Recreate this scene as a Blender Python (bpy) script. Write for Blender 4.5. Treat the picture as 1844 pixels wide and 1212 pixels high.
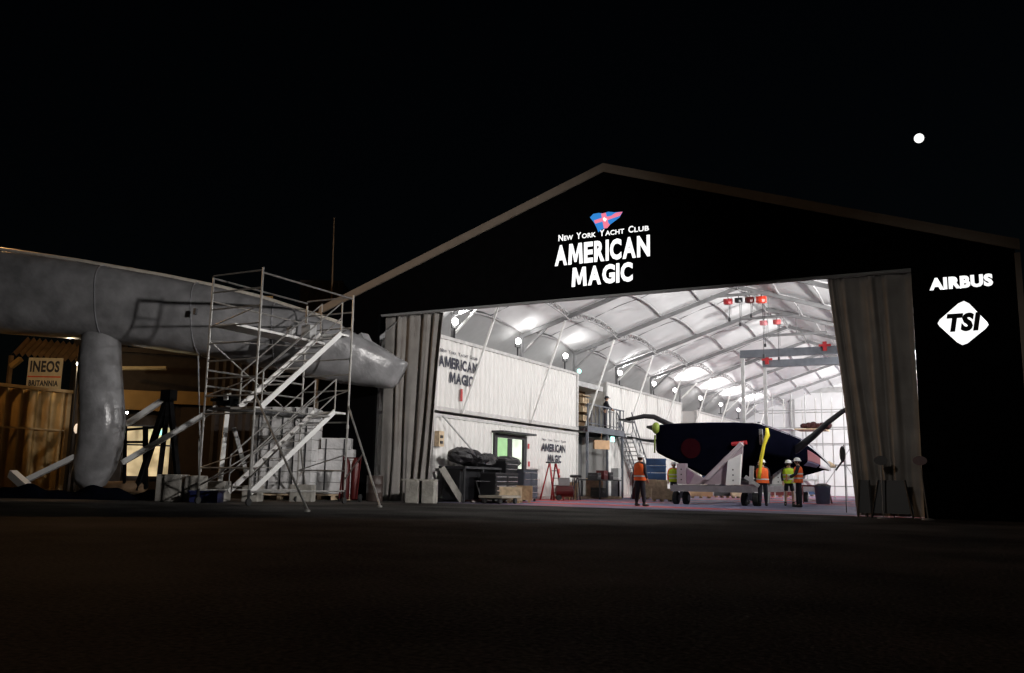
import bpy, bmesh, math, random
from mathutils import Vector, Matrix
random.seed(7)
sc = bpy.context.scene
for o in list(bpy.data.objects): bpy.data.objects.remove(o)
COL = sc.collection
V = Vector
# ------------------------------------------------------------------ camera
F0, PITCH, ROLL, YAW, CAMH = 1600.0, math.radians(9.2), math.radians(1.03), math.radians(28.2), 0.80
Fv = V((-math.sin(YAW)*math.cos(PITCH), math.cos(YAW)*math.cos(PITCH), math.sin(PITCH)))
R0 = V((math.cos(YAW), math.sin(YAW), 0)); U0 = R0.cross(Fv)
Rv = math.cos(ROLL)*R0 + math.sin(ROLL)*U0; Uv = -math.sin(ROLL)*R0 + math.cos(ROLL)*U0
CP = V((0, 0, CAMH))
cd = bpy.data.cameras.new("camera"); cam = bpy.data.objects.new("camera", cd); COL.objects.link(cam)
cd.sensor_width = 36; cd.lens = F0/1844*36; cd.clip_start = 0.1; cd.clip_end = 8000
m3 = Matrix((Rv, Uv, -Fv)).transposed()
cam.matrix_world = Matrix.Translation(CP) @ m3.to_4x4()
sc.camera = cam
def ray(px, py): return Fv + Rv*((px-922)/F0) - Uv*((py-606)/F0)
def at(px, py, d): return CP + ray(px, py)*d           # point at a given distance in front
def atY(px, py, Y): r = ray(px, py); return CP + r*(Y/r.y)
def atX(px, py, X): r = ray(px, py); return CP + r*(X/r.x)
def gr(px, py, z=0.0): r = ray(px, py); return CP + r*((z-CP.z)/r.z)
# ------------------------------------------------------------------ world, sun, exposure
w = bpy.data.worlds.new("World"); sc.world = w; w.use_nodes = True
nt = w.node_tree; bg = nt.nodes['Background']
sky = nt.nodes.new('ShaderNodeTexSky'); sky.sky_type = 'NISHITA'; sky.sun_disc = False
sky.sun_elevation = math.radians(12); sky.sun_rotation = math.radians(200)
nt.links.new(sky.outputs[0], bg.inputs[0]); bg.inputs[1].default_value = 0.00035
sun_d = bpy.data.lights.new("moonlight", 'SUN'); sun_d.energy = 0.004; sun_d.angle = math.radians(0.5)
sun_d.color = (0.85, 0.9, 1.0)
sun = bpy.data.objects.new("moonlight", sun_d); COL.objects.link(sun)
MOOND = ray(1655, 249).normalized()
sun.rotation_euler = (-MOOND).to_track_quat('-Z', 'Y').to_euler()
sc.view_settings.view_transform = 'Standard'; sc.view_settings.look = 'None'
sc.view_settings.exposure = 0; sc.view_settings.gamma = 1
sc.cycles.use_denoising = True
sc.cycles.max_bounces = 8; sc.cycles.diffuse_bounces = 5; sc.cycles.glossy_bounces = 3
sc.cycles.sample_clamp_indirect = 6
sc.cycles.caustics_reflective = False; sc.cycles.caustics_refractive = False
# ------------------------------------------------------------------ materials
MT = {}
def mat(name, col, rough=0.7, metal=0.0, var=0.15, vs=3.0, bump=0.0, bs=20.0, emis=0.0, trans=0.0, spec=0.5):
    if name in MT: return MT[name]
    m = bpy.data.materials.new(name); m.use_nodes = True; n = m.node_tree; b = n.nodes['Principled BSDF']
    b.inputs['Roughness'].default_value = rough; b.inputs['Metallic'].default_value = metal
    b.inputs['Specular IOR Level'].default_value = spec
    c = (*col, 1)
    tc = n.nodes.new('ShaderNodeTexCoord')
    if var > 0:
        nz = n.nodes.new('ShaderNodeTexNoise'); nz.inputs['Scale'].default_value = vs; nz.inputs['Detail'].default_value = 6
        n.links.new(tc.outputs['Object'], nz.inputs['Vector'])
        mp = n.nodes.new('ShaderNodeMapRange'); mp.inputs[1].default_value = 0.3; mp.inputs[2].default_value = 0.7
        mp.inputs[3].default_value = 1-var; mp.inputs[4].default_value = 1+var
        n.links.new(nz.outputs[0], mp.inputs[0])
        hs = n.nodes.new('ShaderNodeMix'); hs.data_type = 'RGBA'; hs.blend_type = 'MULTIPLY'; hs.inputs[0].default_value = 1
        hs.inputs[6].default_value = c; n.links.new(mp.outputs[0], hs.inputs[7])
        n.links.new(hs.outputs[2], b.inputs['Base Color'])
    else: b.inputs['Base Color'].default_value = c
    if bump > 0:
        n2 = n.nodes.new('ShaderNodeTexNoise'); n2.inputs['Scale'].default_value = bs; n2.inputs['Detail'].default_value = 4
        n.links.new(tc.outputs['Object'], n2.inputs['Vector'])
        bp = n.nodes.new('ShaderNodeBump'); bp.inputs['Strength'].default_value = bump; bp.inputs['Distance'].default_value = 0.05
        n.links.new(n2.outputs[0], bp.inputs['Height']); n.links.new(bp.outputs[0], b.inputs['Normal'])
    if emis > 0:
        b.inputs['Emission Color'].default_value = c; b.inputs['Emission Strength'].default_value = emis
    MT[name] = m; return m
black_pvc = mat('black_pvc', (.0035,.0035,.004), .8, spec=0)
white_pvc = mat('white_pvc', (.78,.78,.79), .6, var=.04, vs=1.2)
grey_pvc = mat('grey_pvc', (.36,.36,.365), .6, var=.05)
alu_trim = mat('alu_trim', (.26,.22,.18), .5, var=.1)
steel_grey = mat('steel_grey', (.24,.24,.245), .5, metal=.2)
steel_pale = mat('painted_steel', (.42,.42,.42), .5)  # pale grey paint, one even tone
steel_white = mat('white_steel', (.82,.82,.8), .45, var=.05)
steel_dark = mat('dark_steel', (.03,.03,.033), .5)
cont_white = mat('container_white', (.67,.655,.635), .5, var=.03, vs=.8)
cont_trim = mat('container_trim', (.5,.49,.48), .5, var=.15, vs=4)
curtain_m = mat('curtain_fabric', (.36,.34,.32), .85, var=.2, vs=1.2, bump=.2, bs=4, spec=.2)
ink = mat('navy_ink', (.02,.022,.04), .6)
redink = mat('red_ink', (.45,.05,.05), .6)
navy = mat('navy_paint', (.002,.0022,.0055), .5, var=.2, spec=0)
carbon = mat('carbon', (.012,.012,.014), .3)
hullred = mat('dull_red', (.022,.003,.005), .5, spec=.02)
white_gloss = mat('white_gloss', (.7,.7,.72), .3, var=.08)
pinkish = mat('cradle_paint', (.40,.32,.36), .45, var=.12, vs=2.5)
wrap = mat('shrink_wrap', (.25,.248,.254), .27, var=.28, vs=1.6, bump=.55, bs=3.2)
alu = mat('aluminium', (.40,.39,.37), .4, metal=.6, var=.2, vs=6)
alu_w = mat('bright_aluminium', (.75,.74,.72), .5, metal=.2, var=.1)
rubber = mat('rubber', (.02,.02,.02), .8)
wood = mat('wood', (.34,.22,.12), .7, var=.3, vs=6)
palew = mat('pale_wood', (.55,.42,.28), .7, var=.25, vs=6)
card = mat('cardboard', (.52,.33,.19), .8, var=.15)
concrete = mat('concrete', (.30,.285,.255), .85, var=.3, vs=3, bump=.4, bs=14)
redp = mat('red_paint', (.38,.02,.025), .45)
redd = mat('dark_red_paint', (.08,.006,.006), .45)
yellow = mat('yellow_strap', (.75,.62,.03), .6)
lime = mat('lime', (.20,.27,.03), .6)
bluep = mat('blue_plastic', (.012,.04,.11), .5)
bluegrey = mat('blue_grey_plastic', (.06,.11,.16), .5)
blackp = mat('black_plastic', (.012,.012,.014), .4)
bagm = mat('black_bag', (.014,.013,.015), .45, bump=.8, bs=8)
silver = mat('silver', (.75,.75,.77), .25, metal=.8)
skin = mat('skin', (.5,.3,.21), .6)
hair = mat('hair', (.04,.025,.015), .7)
orange = mat('orange_vest', (1.0,.15,.02), .7, var=.1, vs=8)
limev = mat('lime_vest', (.5,.68,.02), .7, var=.1, vs=8)
reflect = mat('silver_tape', (.75,.75,.72), .35)
darkcloth = mat('dark_cloth', (.018,.018,.026), .85)
purplecloth = mat('purple_grey_cloth', (.06,.05,.065), .85)
hatw = mat('white_hat', (.8,.8,.8), .35)
ochre = mat('ochre_steel', (.40,.25,.09), .6, var=.12, vs=2)
ochre2 = mat('brown_cladding', (.17,.105,.055), .75, var=.35, vs=2)
darkwall = mat('dark_wall', (.035,.026,.022), .85, var=.3)
signw = mat('sign_board', (.55,.50,.40), .6)
stackw = mat('wrapped_white', (.66,.65,.65), .45, var=.12, vs=4, bump=.6, bs=6)
tarp = mat('blue_tarp', (.003,.004,.008), .9, spec=0, bump=.6, bs=6)
glowwhite = mat('sign_light', (1,1,1), .5, var=0, emis=1.1)
glowblue = mat('sign_blue', (.03,.22,.62), .5, var=0, emis=.9)
glowpink = mat('sign_pink', (.85,.2,.3), .5, var=0, emis=.9)
lampglass = mat('lamp_glass', (1,.98,.95), .5, var=0, emis=28)
moonm = mat('moon_surface', (1,.99,.96), .5, var=.0, emis=1.6)
greenglow = mat('green_light', (.45,1,.85), .5, var=0, emis=1.4)
winglow = mat('window_light', (1,.86,.58), .5, var=.35, vs=2.2, emis=.0)
def roomlight(name, col, s, sc_=2.0):
    m = bpy.data.materials.new(name); m.use_nodes = True; n = m.node_tree; b = n.nodes['Principled BSDF']
    tc = n.nodes.new('ShaderNodeTexCoord'); nz = n.nodes.new('ShaderNodeTexNoise'); nz.inputs['Scale'].default_value = sc_; nz.inputs['Detail'].default_value = 3
    n.links.new(tc.outputs['Object'], nz.inputs['Vector'])
    mp = n.nodes.new('ShaderNodeMapRange'); mp.inputs[1].default_value = .35; mp.inputs[2].default_value = .65; mp.inputs[3].default_value = s*.45; mp.inputs[4].default_value = s
    n.links.new(nz.outputs[0], mp.inputs[0]); n.links.new(mp.outputs[0], b.inputs['Emission Strength'])
    b.inputs['Emission Color'].default_value = (*col, 1); b.inputs['Base Color'].default_value = (*col, 1)
    return m
warmroom = roomlight('lit_room', (1,.76,.42), .75)
coolroom = roomlight('lit_office', (.93,1,.88), 1.0)
def plate_mat():
    m = mat('checker', (.2,.2,.2)); return m
def ground_mat():
    m = bpy.data.materials.new('asphalt'); m.use_nodes = True; n = m.node_tree; b = n.nodes['Principled BSDF']
    tc = n.nodes.new('ShaderNodeTexCoord')
    a = n.nodes.new('ShaderNodeTexNoise'); a.inputs['Scale'].default_value = .35; a.inputs['Detail'].default_value = 5
    c = n.nodes.new('ShaderNodeTexNoise'); c.inputs['Scale'].default_value = 26; c.inputs['Detail'].default_value = 4
    n.links.new(tc.outputs['Object'], a.inputs['Vector']); n.links.new(tc.outputs['Object'], c.inputs['Vector'])
    r = n.nodes.new('ShaderNodeValToRGB'); r.color_ramp.elements[0].color = (.016,.015,.014,1); r.color_ramp.elements[1].color = (.13,.124,.117,1)
    r.color_ramp.elements[0].position = .38; r.color_ramp.elements[1].position = .64
    mx = n.nodes.new('ShaderNodeMath'); mx.operation = 'ADD'
    m2 = n.nodes.new('ShaderNodeMath'); m2.operation = 'MULTIPLY'; m2.inputs[1].default_value = .55
    m3_ = n.nodes.new('ShaderNodeMath'); m3_.operation = 'MULTIPLY'; m3_.inputs[1].default_value = .45
    n.links.new(a.outputs[0], m2.inputs[0]); n.links.new(c.outputs[0], m3_.inputs[0]); n.links.new(m2.outputs[0], mx.inputs[0]); n.links.new(m3_.outputs[0], mx.inputs[1])
    n.links.new(mx.outputs[0], r.inputs[0]); n.links.new(r.outputs[0], b.inputs['Base Color'])
    bp = n.nodes.new('ShaderNodeBump'); bp.inputs['Strength'].default_value = .9; bp.inputs['Distance'].default_value = .03
    n.links.new(c.outputs[0], bp.inputs['Height']); n.links.new(bp.outputs[0], b.inputs['Normal'])
    b.inputs['Roughness'].default_value = .95; b.inputs['Specular IOR Level'].default_value = .03
    return m
def floor_mat():
    m = bpy.data.materials.new('painted_floor'); m.use_nodes = True; n = m.node_tree; b = n.nodes['Principled BSDF']
    tc = n.nodes.new('ShaderNodeTexCoord'); mpg = n.nodes.new('ShaderNodeMapping'); mpg.inputs['Scale'].default_value = (.09,.30,1); mpg.inputs['Rotation'].default_value = (0,0,.12)
    a = n.nodes.new('ShaderNodeTexNoise'); a.inputs['Scale'].default_value = 1.3; a.inputs['Detail'].default_value = 2.5
    n.links.new(tc.outputs['Object'], mpg.inputs[0]); n.links.new(mpg.outputs[0], a.inputs['Vector'])
    r = n.nodes.new('ShaderNodeValToRGB'); e = r.color_ramp.elements
    e[0].position = .0; e[0].color = (.10,.115,.19,1); e[1].position = 1; e[1].color = (.55,.05,.05,1)
    for p, cc in ((.42,(.11,.12,.20,1)), (.49,(.18,.165,.25,1)), (.55,(.22,.16,.23,1)), (.60,(.50,.06,.06,1))):
        k = e.new(p); k.color = cc
    n.links.new(a.outputs[0], r.inputs[0]); n.links.new(r.outputs[0], b.inputs['Base Color'])
    b.inputs['Roughness'].default_value = .6; b.inputs['Specular IOR Level'].default_value = .2
    return m
# ------------------------------------------------------------------ mesh builder
class MB:
    def __init__(s): s.v = []; s.f = []
    def add(s, vs, fs):
        k = len(s.v); s.v += [V(p) for p in vs]; s.f += [tuple(i+k for i in f) for f in fs]; return s
    def box(s, c, d, ax=None):
        c = V(c); x, y, z = ax if ax else (V((1,0,0)), V((0,1,0)), V((0,0,1)))
        vs = [c + x*(a*d[0]/2) + y*(b*d[1]/2) + z*(e*d[2]/2) for a in (-1,1) for b in (-1,1) for e in (-1,1)]
        return s.add(vs, [(0,1,3,2),(4,6,7,5),(0,4,5,1),(2,3,7,6),(0,2,6,4),(1,5,7,3)])
    def bb(s, a, b):   # box between corners
        a, b = V(a), V(b); return s.box((a+b)/2, [abs(b[i]-a[i]) for i in range(3)])
    def bar(s, p, q, w_, h_=None, up=V((0,0,1))):
        p, q = V(p), V(q); z = (q-p); L = z.length
        if L < 1e-6: return s
        z = z/L; x = z.cross(up)
        if x.length < 1e-3: x = z.cross(V((0,1,0)))
        x.normalize(); y = z.cross(x).normalized()
        return s.box((p+q)/2, (w_, h_ or w_, L), (x, y, z))
    def tube(s, p, q, r, n=8, r2=None): return s.path([p, q], [r, r if r2 is None else r2], n)
    def path(s, pts, rs, n=8, sq=1.0):
        pts = [V(p) for p in pts]
        if not isinstance(rs, (list, tuple)): rs = [rs]*len(pts)
        k0 = len(s.v); x = None
        for i, p in enumerate(pts):
            t = (pts[min(i+1, len(pts)-1)] - pts[max(i-1, 0)]).normalized()
            if x is None:
                x = t.cross(V((0,0,1)));
                if x.length < .05: x = t.cross(V((0,1,0)))
                x.normalize()
            else: x = (x - t*x.dot(t)).normalized()
            y = t.cross(x)
            for j in range(n):
                a = 2*math.pi*j/n; s.v.append(p + x*(math.cos(a)*rs[i]) + y*(math.sin(a)*rs[i]*sq))
        for i in range(len(pts)-1):
            for j in range(n):
                a = k0+i*n+j; b = k0+i*n+(j+1) % n; s.f.append((a, b, b+n, a+n))
        s.f.append(tuple(k0+j for j in range(n))[::-1]); e = k0+(len(pts)-1)*n; s.f.append(tuple(e+j for j in range(n)))
        return s
    def ell(s, c, r, n=12, m=8, top=None):
        c = V(c); r = (r, r, r) if not isinstance(r, (tuple, list)) else r; k = len(s.v)
        for i in range(m+1):
            th = math.pi*i/m
            for j in range(n):
                a = 2*math.pi*j/n; s.v.append(c + V((r[0]*math.sin(th)*math.cos(a), r[1]*math.sin(th)*math.sin(a), r[2]*math.cos(th))))
        for i in range(m):
            for j in range(n):
                a = k+i*n+j; b = k+i*n+(j+1) % n; s.f.append((a, a+n, b+n, b))
        return s
    def lathe(s, c, prof, n=16):
        c = V(c); k = len(s.v)
        for r, z in prof:
            for j in range(n):
                a = 2*math.pi*j/n; s.v.append(c + V((r*math.cos(a), r*math.sin(a), z)))
        for i in range(len(prof)-1):
            for j in range(n):
                a = k+i*n+j; b = k+i*n+(j+1) % n; s.f.append((a, b, b+n, a+n))
        s.f.append(tuple(k+j for j in range(n))[::-1]); e = k+(len(prof)-1)*n; s.f.append(tuple(e+j for j in range(n)))
        return s
    def prism(s, pts, ext):
        k = len(s.v); n = len(pts); ext = V(ext); s.v += [V(p) for p in pts] + [V(p)+ext for p in pts]
        s.f.append(tuple(range(k, k+n))); s.f.append(tuple(range(k+2*n-1, k+n-1, -1)))
        for i in range(n): j = (i+1) % n; s.f.append((k+i, k+n+i, k+n+j, k+j))
        return s
    def grid(s, fn, nu, nv):
        k = len(s.v)
        for i in range(nu+1):
            for j in range(nv+1): s.v.append(V(fn(i/nu, j/nv)))
        for i in range(nu):
            for j in range(nv):
                a = k+i*(nv+1)+j; s.f.append((a, a+nv+1, a+nv+2, a+1))
        return s
    def build(s, name, m, parent=None, world=True, smooth=False):
        me = bpy.data.meshes.new(name); me.from_pydata(s.v, [], s.f); me.materials.append(m)
        bm = bmesh.new(); bm.from_mesh(me); bmesh.ops.recalc_face_normals(bm, faces=bm.faces[:]); bm.to_mesh(me); bm.free()
        if smooth:
            for p in me.polygons: p.use_smooth = True
        o = bpy.data.objects.new(name, me); COL.objects.link(o)
        if parent:
            o.parent = parent
            if world and parent.type == 'EMPTY': o.matrix_parent_inverse = MW[parent.name].inverted()
        return o
MW = {}
def tag(o, label=None, cat=None, group=None, kind=None):
    if label: o['label'] = label
    if cat: o['category'] = cat
    if group: o['group'] = group
    if kind: o['kind'] = kind
    return o
def thing(name, label, cat, loc=(0,0,0), rz=0.0, group=None, scale=1.0):
    o = bpy.data.objects.new(name, None); COL.objects.link(o); o.empty_display_size = .2
    o.location = loc; o.rotation_euler = (0,0,rz); o.scale = (scale,)*3
    MW[o.name] = Matrix.Translation(V(loc)) @ Matrix.Rotation(rz, 4, 'Z') @ Matrix.Scale(scale, 4)
    return tag(o, label, cat, group)
def solo(mb, name, m, label, cat, group=None, smooth=False):
    lo = V((min(p.x for p in mb.v), min(p.y for p in mb.v), min(p.z for p in mb.v))); hi = V((max(p.x for p in mb.v), max(p.y for p in mb.v), 0))
    c = V(((lo.x+hi.x)/2, (lo.y+hi.y)/2, lo.z)); mb.v = [p-c for p in mb.v]
    o = mb.build(name, m, None, smooth=smooth); o.location = c; return tag(o, label, cat, group)
def dup(root, loc, rz=None, label=None):
    r = root.copy(); COL.objects.link(r); r.location = loc
    if rz is not None: r.rotation_euler = (0,0,rz)
    if label: r['label'] = label
    def rec(src, dst):
        for ch in list(src.children):
            if ch.name == dst.name: continue
            c = ch.copy(); COL.objects.link(c); c.parent = dst; rec(ch, c)
    rec(root, r); return r
def structure(mb, name, m): o = mb.build(name, m); o['kind'] = 'structure'; return o
def axes(rz): c, s_ = math.cos(rz), math.sin(rz); return (V((c,s_,0)), V((-s_,c,0)), V((0,0,1)))
# text laid out in a box: origin = lower left, r/u unit vectors, n outward normal
def lettering(txt, org, r, u, w_, h_, m, parent, bold=0.03, name='lettering', lift=.006, world=True, shear=0):
    cu = bpy.data.curves.new('t', 'FONT'); cu.body = txt; cu.offset = bold; cu.resolution_u = 3; cu.shear = shear; cu.extrude = 0; cu.space_character = 1.0+bold*1.6
    to = bpy.data.objects.new('t', cu); COL.objects.link(to); bpy.context.view_layer.update()
    me = bpy.data.meshes.new_from_object(to.evaluated_get(bpy.context.evaluated_depsgraph_get()))
    xs = [v.co.x for v in me.vertices]; ys = [v.co.y for v in me.vertices]
    x0, x1, y0, y1 = min(xs), max(xs), min(ys), max(ys); n = r.cross(u)
    mb = MB(); mb.v = [org + r*((v.co.x-x0)/(x1-x0)*w_) + u*((v.co.y-y0)/(y1-y0)*h_) + n*lift for v in me.vertices]
    mb.f = [tuple(p.vertices) for p in me.polygons]
    bpy.data.objects.remove(to); bpy.data.curves.remove(cu); bpy.data.meshes.remove(me)
    mb2 = MB(); mb2.v = mb.v; mb2.f = mb.f
    return mb2.build(name, m, parent, world=world)
X_, Y_, Z_ = V((1,0,0)), V((0,1,0)), V((0,0,1))
CW = {'A':.84,'M':.98,'E':.60,'R':.68,'I':.20,'C':.74,'N':.80,'G':.80}
MPOLY = [(0,0),(.07,1),(.30,1),(.5,.44),(.70,1),(.93,1),(1,0),(.77,0),(.73,.60),(.57,.10),(.43,.10),(.27,.60),(.23,0)]
def heavy(txt, org, r, u, w_, h_, m, parent, lift=.006):
    # heavy display capitals, packed letter by letter
    gap = .07; tot = sum(CW[c] for c in txt)+gap*(len(txt)-1); k = w_/tot; x = 0; n = r.cross(u)
    for c in txt:
        o = org+r*(x*k)
        if c == 'M':
            mb = MB(); pts = [o+r*(a*CW[c]*k)+u*(b*h_)+n*lift for a, b in MPOLY]; q = len(pts)
            # three convex-ish pieces keep the fill clean
            mb.add(pts, [(0,1,11,12),(1,2,3,9,10,11),(3,4,5,8,9),(5,6,7,8)]); mb.build('lettering', m, parent)
        elif c == 'I':
            mb = MB(); mb.add([o+n*lift, o+r*(CW[c]*k)+n*lift, o+r*(CW[c]*k)+u*h_+n*lift, o+u*h_+n*lift], [(0,1,2,3)]); mb.build('lettering', m, parent)
        else: lettering(c, o, r, u, CW[c]*k, h_, m, parent, .045, lift=lift)
        x += CW[c]+gap
# ------------------------------------------------------------------ ground
structure(MB().box((0,1500,-.25), (6000,6000,.5)), 'ground', ground_mat())
structure(MB().add([(-20.1,26.4,.004),(-1.5,26.4,.004),(-1.5,79.9,.004),(-20.1,79.9,.004)], [(0,1,2,3)]), 'hall_floor', floor_mat())
mo = MB().ell((0,0,0), 10.2, 24, 16).build('moon', moonm, smooth=True); mo.location = CP + MOOND*2200
tag(mo, 'small bright full moon in the black night sky', 'moon')
# ------------------------------------------------------------------ the hall
YF = 26.05
hall = thing('fabric_hall', 'black fronted fabric boat hall with peaked gable and brightly lit open doorway', 'hall', (-10.66, YF, 0))
APX, APZ, EL, ER, EZ = -10.66, 11.13, -22.2, .9, 7.25
DL, DR, DT = -19.55, -1.6, 6.77
f = MB()
f.prism([(EL,YF,0),(DL,YF,0),(DL,YF,DT),(EL,YF,DT)], (0,.12,0))
f.prism([(DR,YF,0),(ER,YF,0),(ER,YF,DT),(DR,YF,DT)], (0,.12,0))
f.prism([(EL,YF,DT),(DL,YF,DT),(DR,YF,DT),(ER,YF,DT),(ER,YF,EZ),(APX,YF,APZ),(EL,YF,EZ)], (0,.12,0))
f.build('front_wall', black_pvc, hall)
# trim strip along the gable slopes and corner posts
tm = MB()
def slope_strip(a, b, th=.29):
    a, b = V(a), V(b); tm.prism([a, b, b-V((0,0,th)), a-V((0,0,th))], (0,-.07,0))
slope_strip((EL-.15,YF-.003,EZ-.02),(APX,YF-.003,APZ+.03)); slope_strip((APX,YF-.003,APZ+.03),(ER+.12,YF-.003,EZ-.0))
tm.bb((ER-.02,YF-.08,0),(ER+.12,YF+.1,EZ-.36)); tm.bb((EL-.15,YF-.08,0),(EL+.02,YF+.1,EZ-.36))
tm.build('gable_trim', alu_trim, hall)
o = MB()
o.prism([(EL,YF+.13,EZ),(APX,YF+.13,APZ),(ER,YF+.13,EZ),(ER,YF+.13,EZ+.05),(APX,YF+.13,APZ+.06),(EL,YF+.13,EZ+.05)], (0,53.9,0))
o.bb((EL,YF+.13,0),(EL+.05,80,EZ-.01)); o.bb((ER-.05,YF+.13,0),(ER,80,EZ-.01))
o.build('outer_cover', grey_pvc, hall)
# door head tube and rolled edge
MB().tube((DL,YF+.2,DT-.02),(DR,YF+.2,DT-.02),.07,10).build('door_head', grey_pvc, hall)
# inner fabric: vaulted bays
IE, IR, IW, IEZ, IRZ = -17.9, -9.7, -1.5, 7.12, 9.78
FR = [28.6+5.7*i for i in range(9)]           # frame positions
YB = 79.9
def rz_(x): return IRZ - abs(x-IR)/(IR-IE)*(IRZ-IEZ)
def bow(y):
    e = [26.4]+FR+[YB]
    for a, b in zip(e, e[1:]):
        if a <= y <= b: return 4*((y-a)/(b-a))*(1-(y-a)/(b-a))*(.32 if b-a > 4 else .10)
    return 0
PX = [-17.9,-15.6,-13.4,-11.5,-9.7,-7.9,-6.0,-3.8,-1.5]
def pil(x):
    for a, b in zip(PX, PX[1:]):
        if a <= x <= b: t = (x-a)/(b-a); return .07*4*t*(1-t)
    return 0
liner = MB()
ys = []
e = [26.4]+FR+[YB]
for a, b in zip(e, e[1:]):
    ys += [a+(b-a)*k/8 for k in range(8)]
ys.append(YB)
xs = []
for a, b in zip(PX, PX[1:]): xs += [a+(b-a)*k/4 for k in range(4)]
xs.append(PX[-1])
k0 = len(liner.v)
for y in ys:
    for x in xs: liner.v.append(V((x, y, rz_(x)+bow(y)*(1+.15*math.sin(x*3+y))+pil(x)*min(1,bow(y)*4)+.10)))
for i in range(len(ys)-1):
    for j in range(len(xs)-1):
        a = i*len(xs)+j; liner.f.append((a, a+1, a+1+len(xs), a+len(xs)))
liner.build('fabric_ceiling', white_pvc, hall, smooth=True)
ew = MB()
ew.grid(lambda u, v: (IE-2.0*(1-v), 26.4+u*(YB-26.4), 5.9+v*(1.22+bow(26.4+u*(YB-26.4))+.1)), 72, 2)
ew.build('eave_fabric', grey_pvc, hall, smooth=True)  # out of reach of the floods; that shade is put in as grey
rw = MB().bb((IW,26.4,.0),(IW+.1,YB,IEZ+.45)); rw.build('side_fabric', white_pvc, hall)
lw = MB().bb((-20.15,26.4,.0),(-20.05,YB,5.95)); lw.build('side_fabric', white_pvc, hall)
MB().prism([(-20.1,YB,0),(IW,YB,0),(IW,YB,IEZ+.3),(IR,YB,IRZ+.35),(IE,YB,IEZ+.3),(-20.1,YB,5.95)], (0,.1,0)).build('rear_gable', white_pvc, hall)
bw = MB().bb((-15.1,YB-.32,0),(-14.75,YB-.05,8.2)); bw.build('rear_post', grey_pvc, hall)
bw = MB().bb((-15.0,YB-.4,9.0-.3),(IW,YB-.34,9.2-.1)); bw.build('rear_beam', steel_pale, hall)
for i, y in enumerate(FR):
    # lattice rafter: two chords and diagonals
    for xe in (IE, IW):
        m_ = MB(); a = V((xe, y, IEZ-.05)); b = V((IR, y, IRZ-.05))
        m_.bar(a, b, .13, .17); m_.build('rafter', steel_grey, hall)
    sg = steel_grey if i in (1,2,4,6) else steel_white
    MB().bar((IE,y,6.0),(IE,y,7.1),.14).build('column', steel_grey, hall); MB().bar((IW,y,.0),(IW,y,7.1),.14).build('column', steel_grey, hall)
    MB().bar((IE+.08,y,6.35),(IE+1.2,y,7.38),.08).build('knee_brace', sg, hall)
    m_ = MB(); m_.tube((-17.38,y,3.25),(-15.8,y,rz_(-15.8)-.15),.05,8); m_.build('prop_pole', steel_white, hall)
for k, x in enumerate(PX):
    m_ = MB(); yy = [26.4+(YB-26.4)*j/150 for j in range(151)]
    top = [V((x, y, rz_(x)+bow(y)+.03)) for y in yy]
    if k in (1, 4):
        m_.path(top, .035, 6); dn = V((.0,0,-.24)); m_.path([p+dn for p in top], .035, 6)
        for j in range(0, 150, 1): m_.bar(top[j]+(dn if j % 2 else V((0,0,0))), top[j+1]+(V((0,0,0)) if j % 2 else dn), .035)
    else: m_.path(top, .036, 6)
    m_.build('purlin', mat('purlin_grey',(.34,.335,.34),.5), hall)
# slack seam cords across the bays
m_ = MB()
for i in range(0, 8):
    y = (FR[i]+ (FR[i+1] if i < 8 and i+1 < 9 else YB))/2
    pts = [V((x, y, rz_(x)+bow(y)+pil(x)+.07)) for x in xs if IE <= x <= IW]
    m_.path(pts, .018, 5)
m_.build('fabric_seam', steel_grey, hall)
# gable signs
r, u = X_, Z_
heavy('AMERICAN', V((-12.40,YF,7.86)), r, u, 3.32, .70, glowwhite, hall)
heavy('MAGIC', V((-11.78,YF,7.10)), r, u, 2.12, .64, glowwhite, hall)
lettering('N', V((-12.28,YF,8.66)), r, u, .17, .22, glowwhite, hall, .03)
def smallcaps(txts, x0, x1, z, H, m, org_fn, rr, uu, par):
    # first letters taller
    n = sum(len(t) for t in txts) + .8*(len(txts)-1); st = (x1-x0)/n; x = x0
    for t in txts:
        lettering(t[0], org_fn(x+.05*st, z), rr, uu, st*1.0, H, m, par, .02)
        lettering(t[1:], org_fn(x+st*1.22, z), rr, uu, st*(len(t)-1)*.95, H*.74, m, par, .02)
        x += st*(len(t)+.8)
bpy.data.objects.remove([o for o in hall.children if o.name.startswith('lettering')][-1])
smallcaps(['NEW','YORK','YACHT','CLUB'], -12.28, -9.12, 8.70, .22, glowwhite, lambda x, z: V((x, YF, z)), r, u, hall)
# club burgee: wavy pennant, blue field, red cross, white centre
def P2(px, py, lift): p = atY(px, py, YF); return V((p.x, YF-lift, p.z))
fl = MB()
T = lambda x, y: (960+x/7.092, 360+y/7.092)
def poly(mb, pts, lift): mb.add([P2(*T(*p), lift) for p in pts], [tuple(range(len(pts)))])
a = MB(); poly(a, [(728,225),(770,180),(840,168),(900,175),(960,152),(1040,160),(1145,152),(1105,225),(1040,275),(985,315),(950,360),(880,375),(835,415),(815,360),(780,290)], .012)
flag = a.build('flag_emblem', glowblue, hall)
b = MB(); poly(b, [(780,265),(900,225),(1000,205),(1060,165),(1145,152),(1110,205),(1020,235),(960,258),(880,280),(795,305)], .018)
poly(b, [(872,180),(930,165),(965,300),(985,318),(950,362),(908,368)], .022)
b.build('flag_cross', glowpink, flag, world=False)
c = MB(); poly(c, [(895,245),(912,222),(930,240),(950,245),(935,262),(925,280),(905,268)], .028)
c.build('flag_star', glowwhite, flag, world=False)
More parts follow.
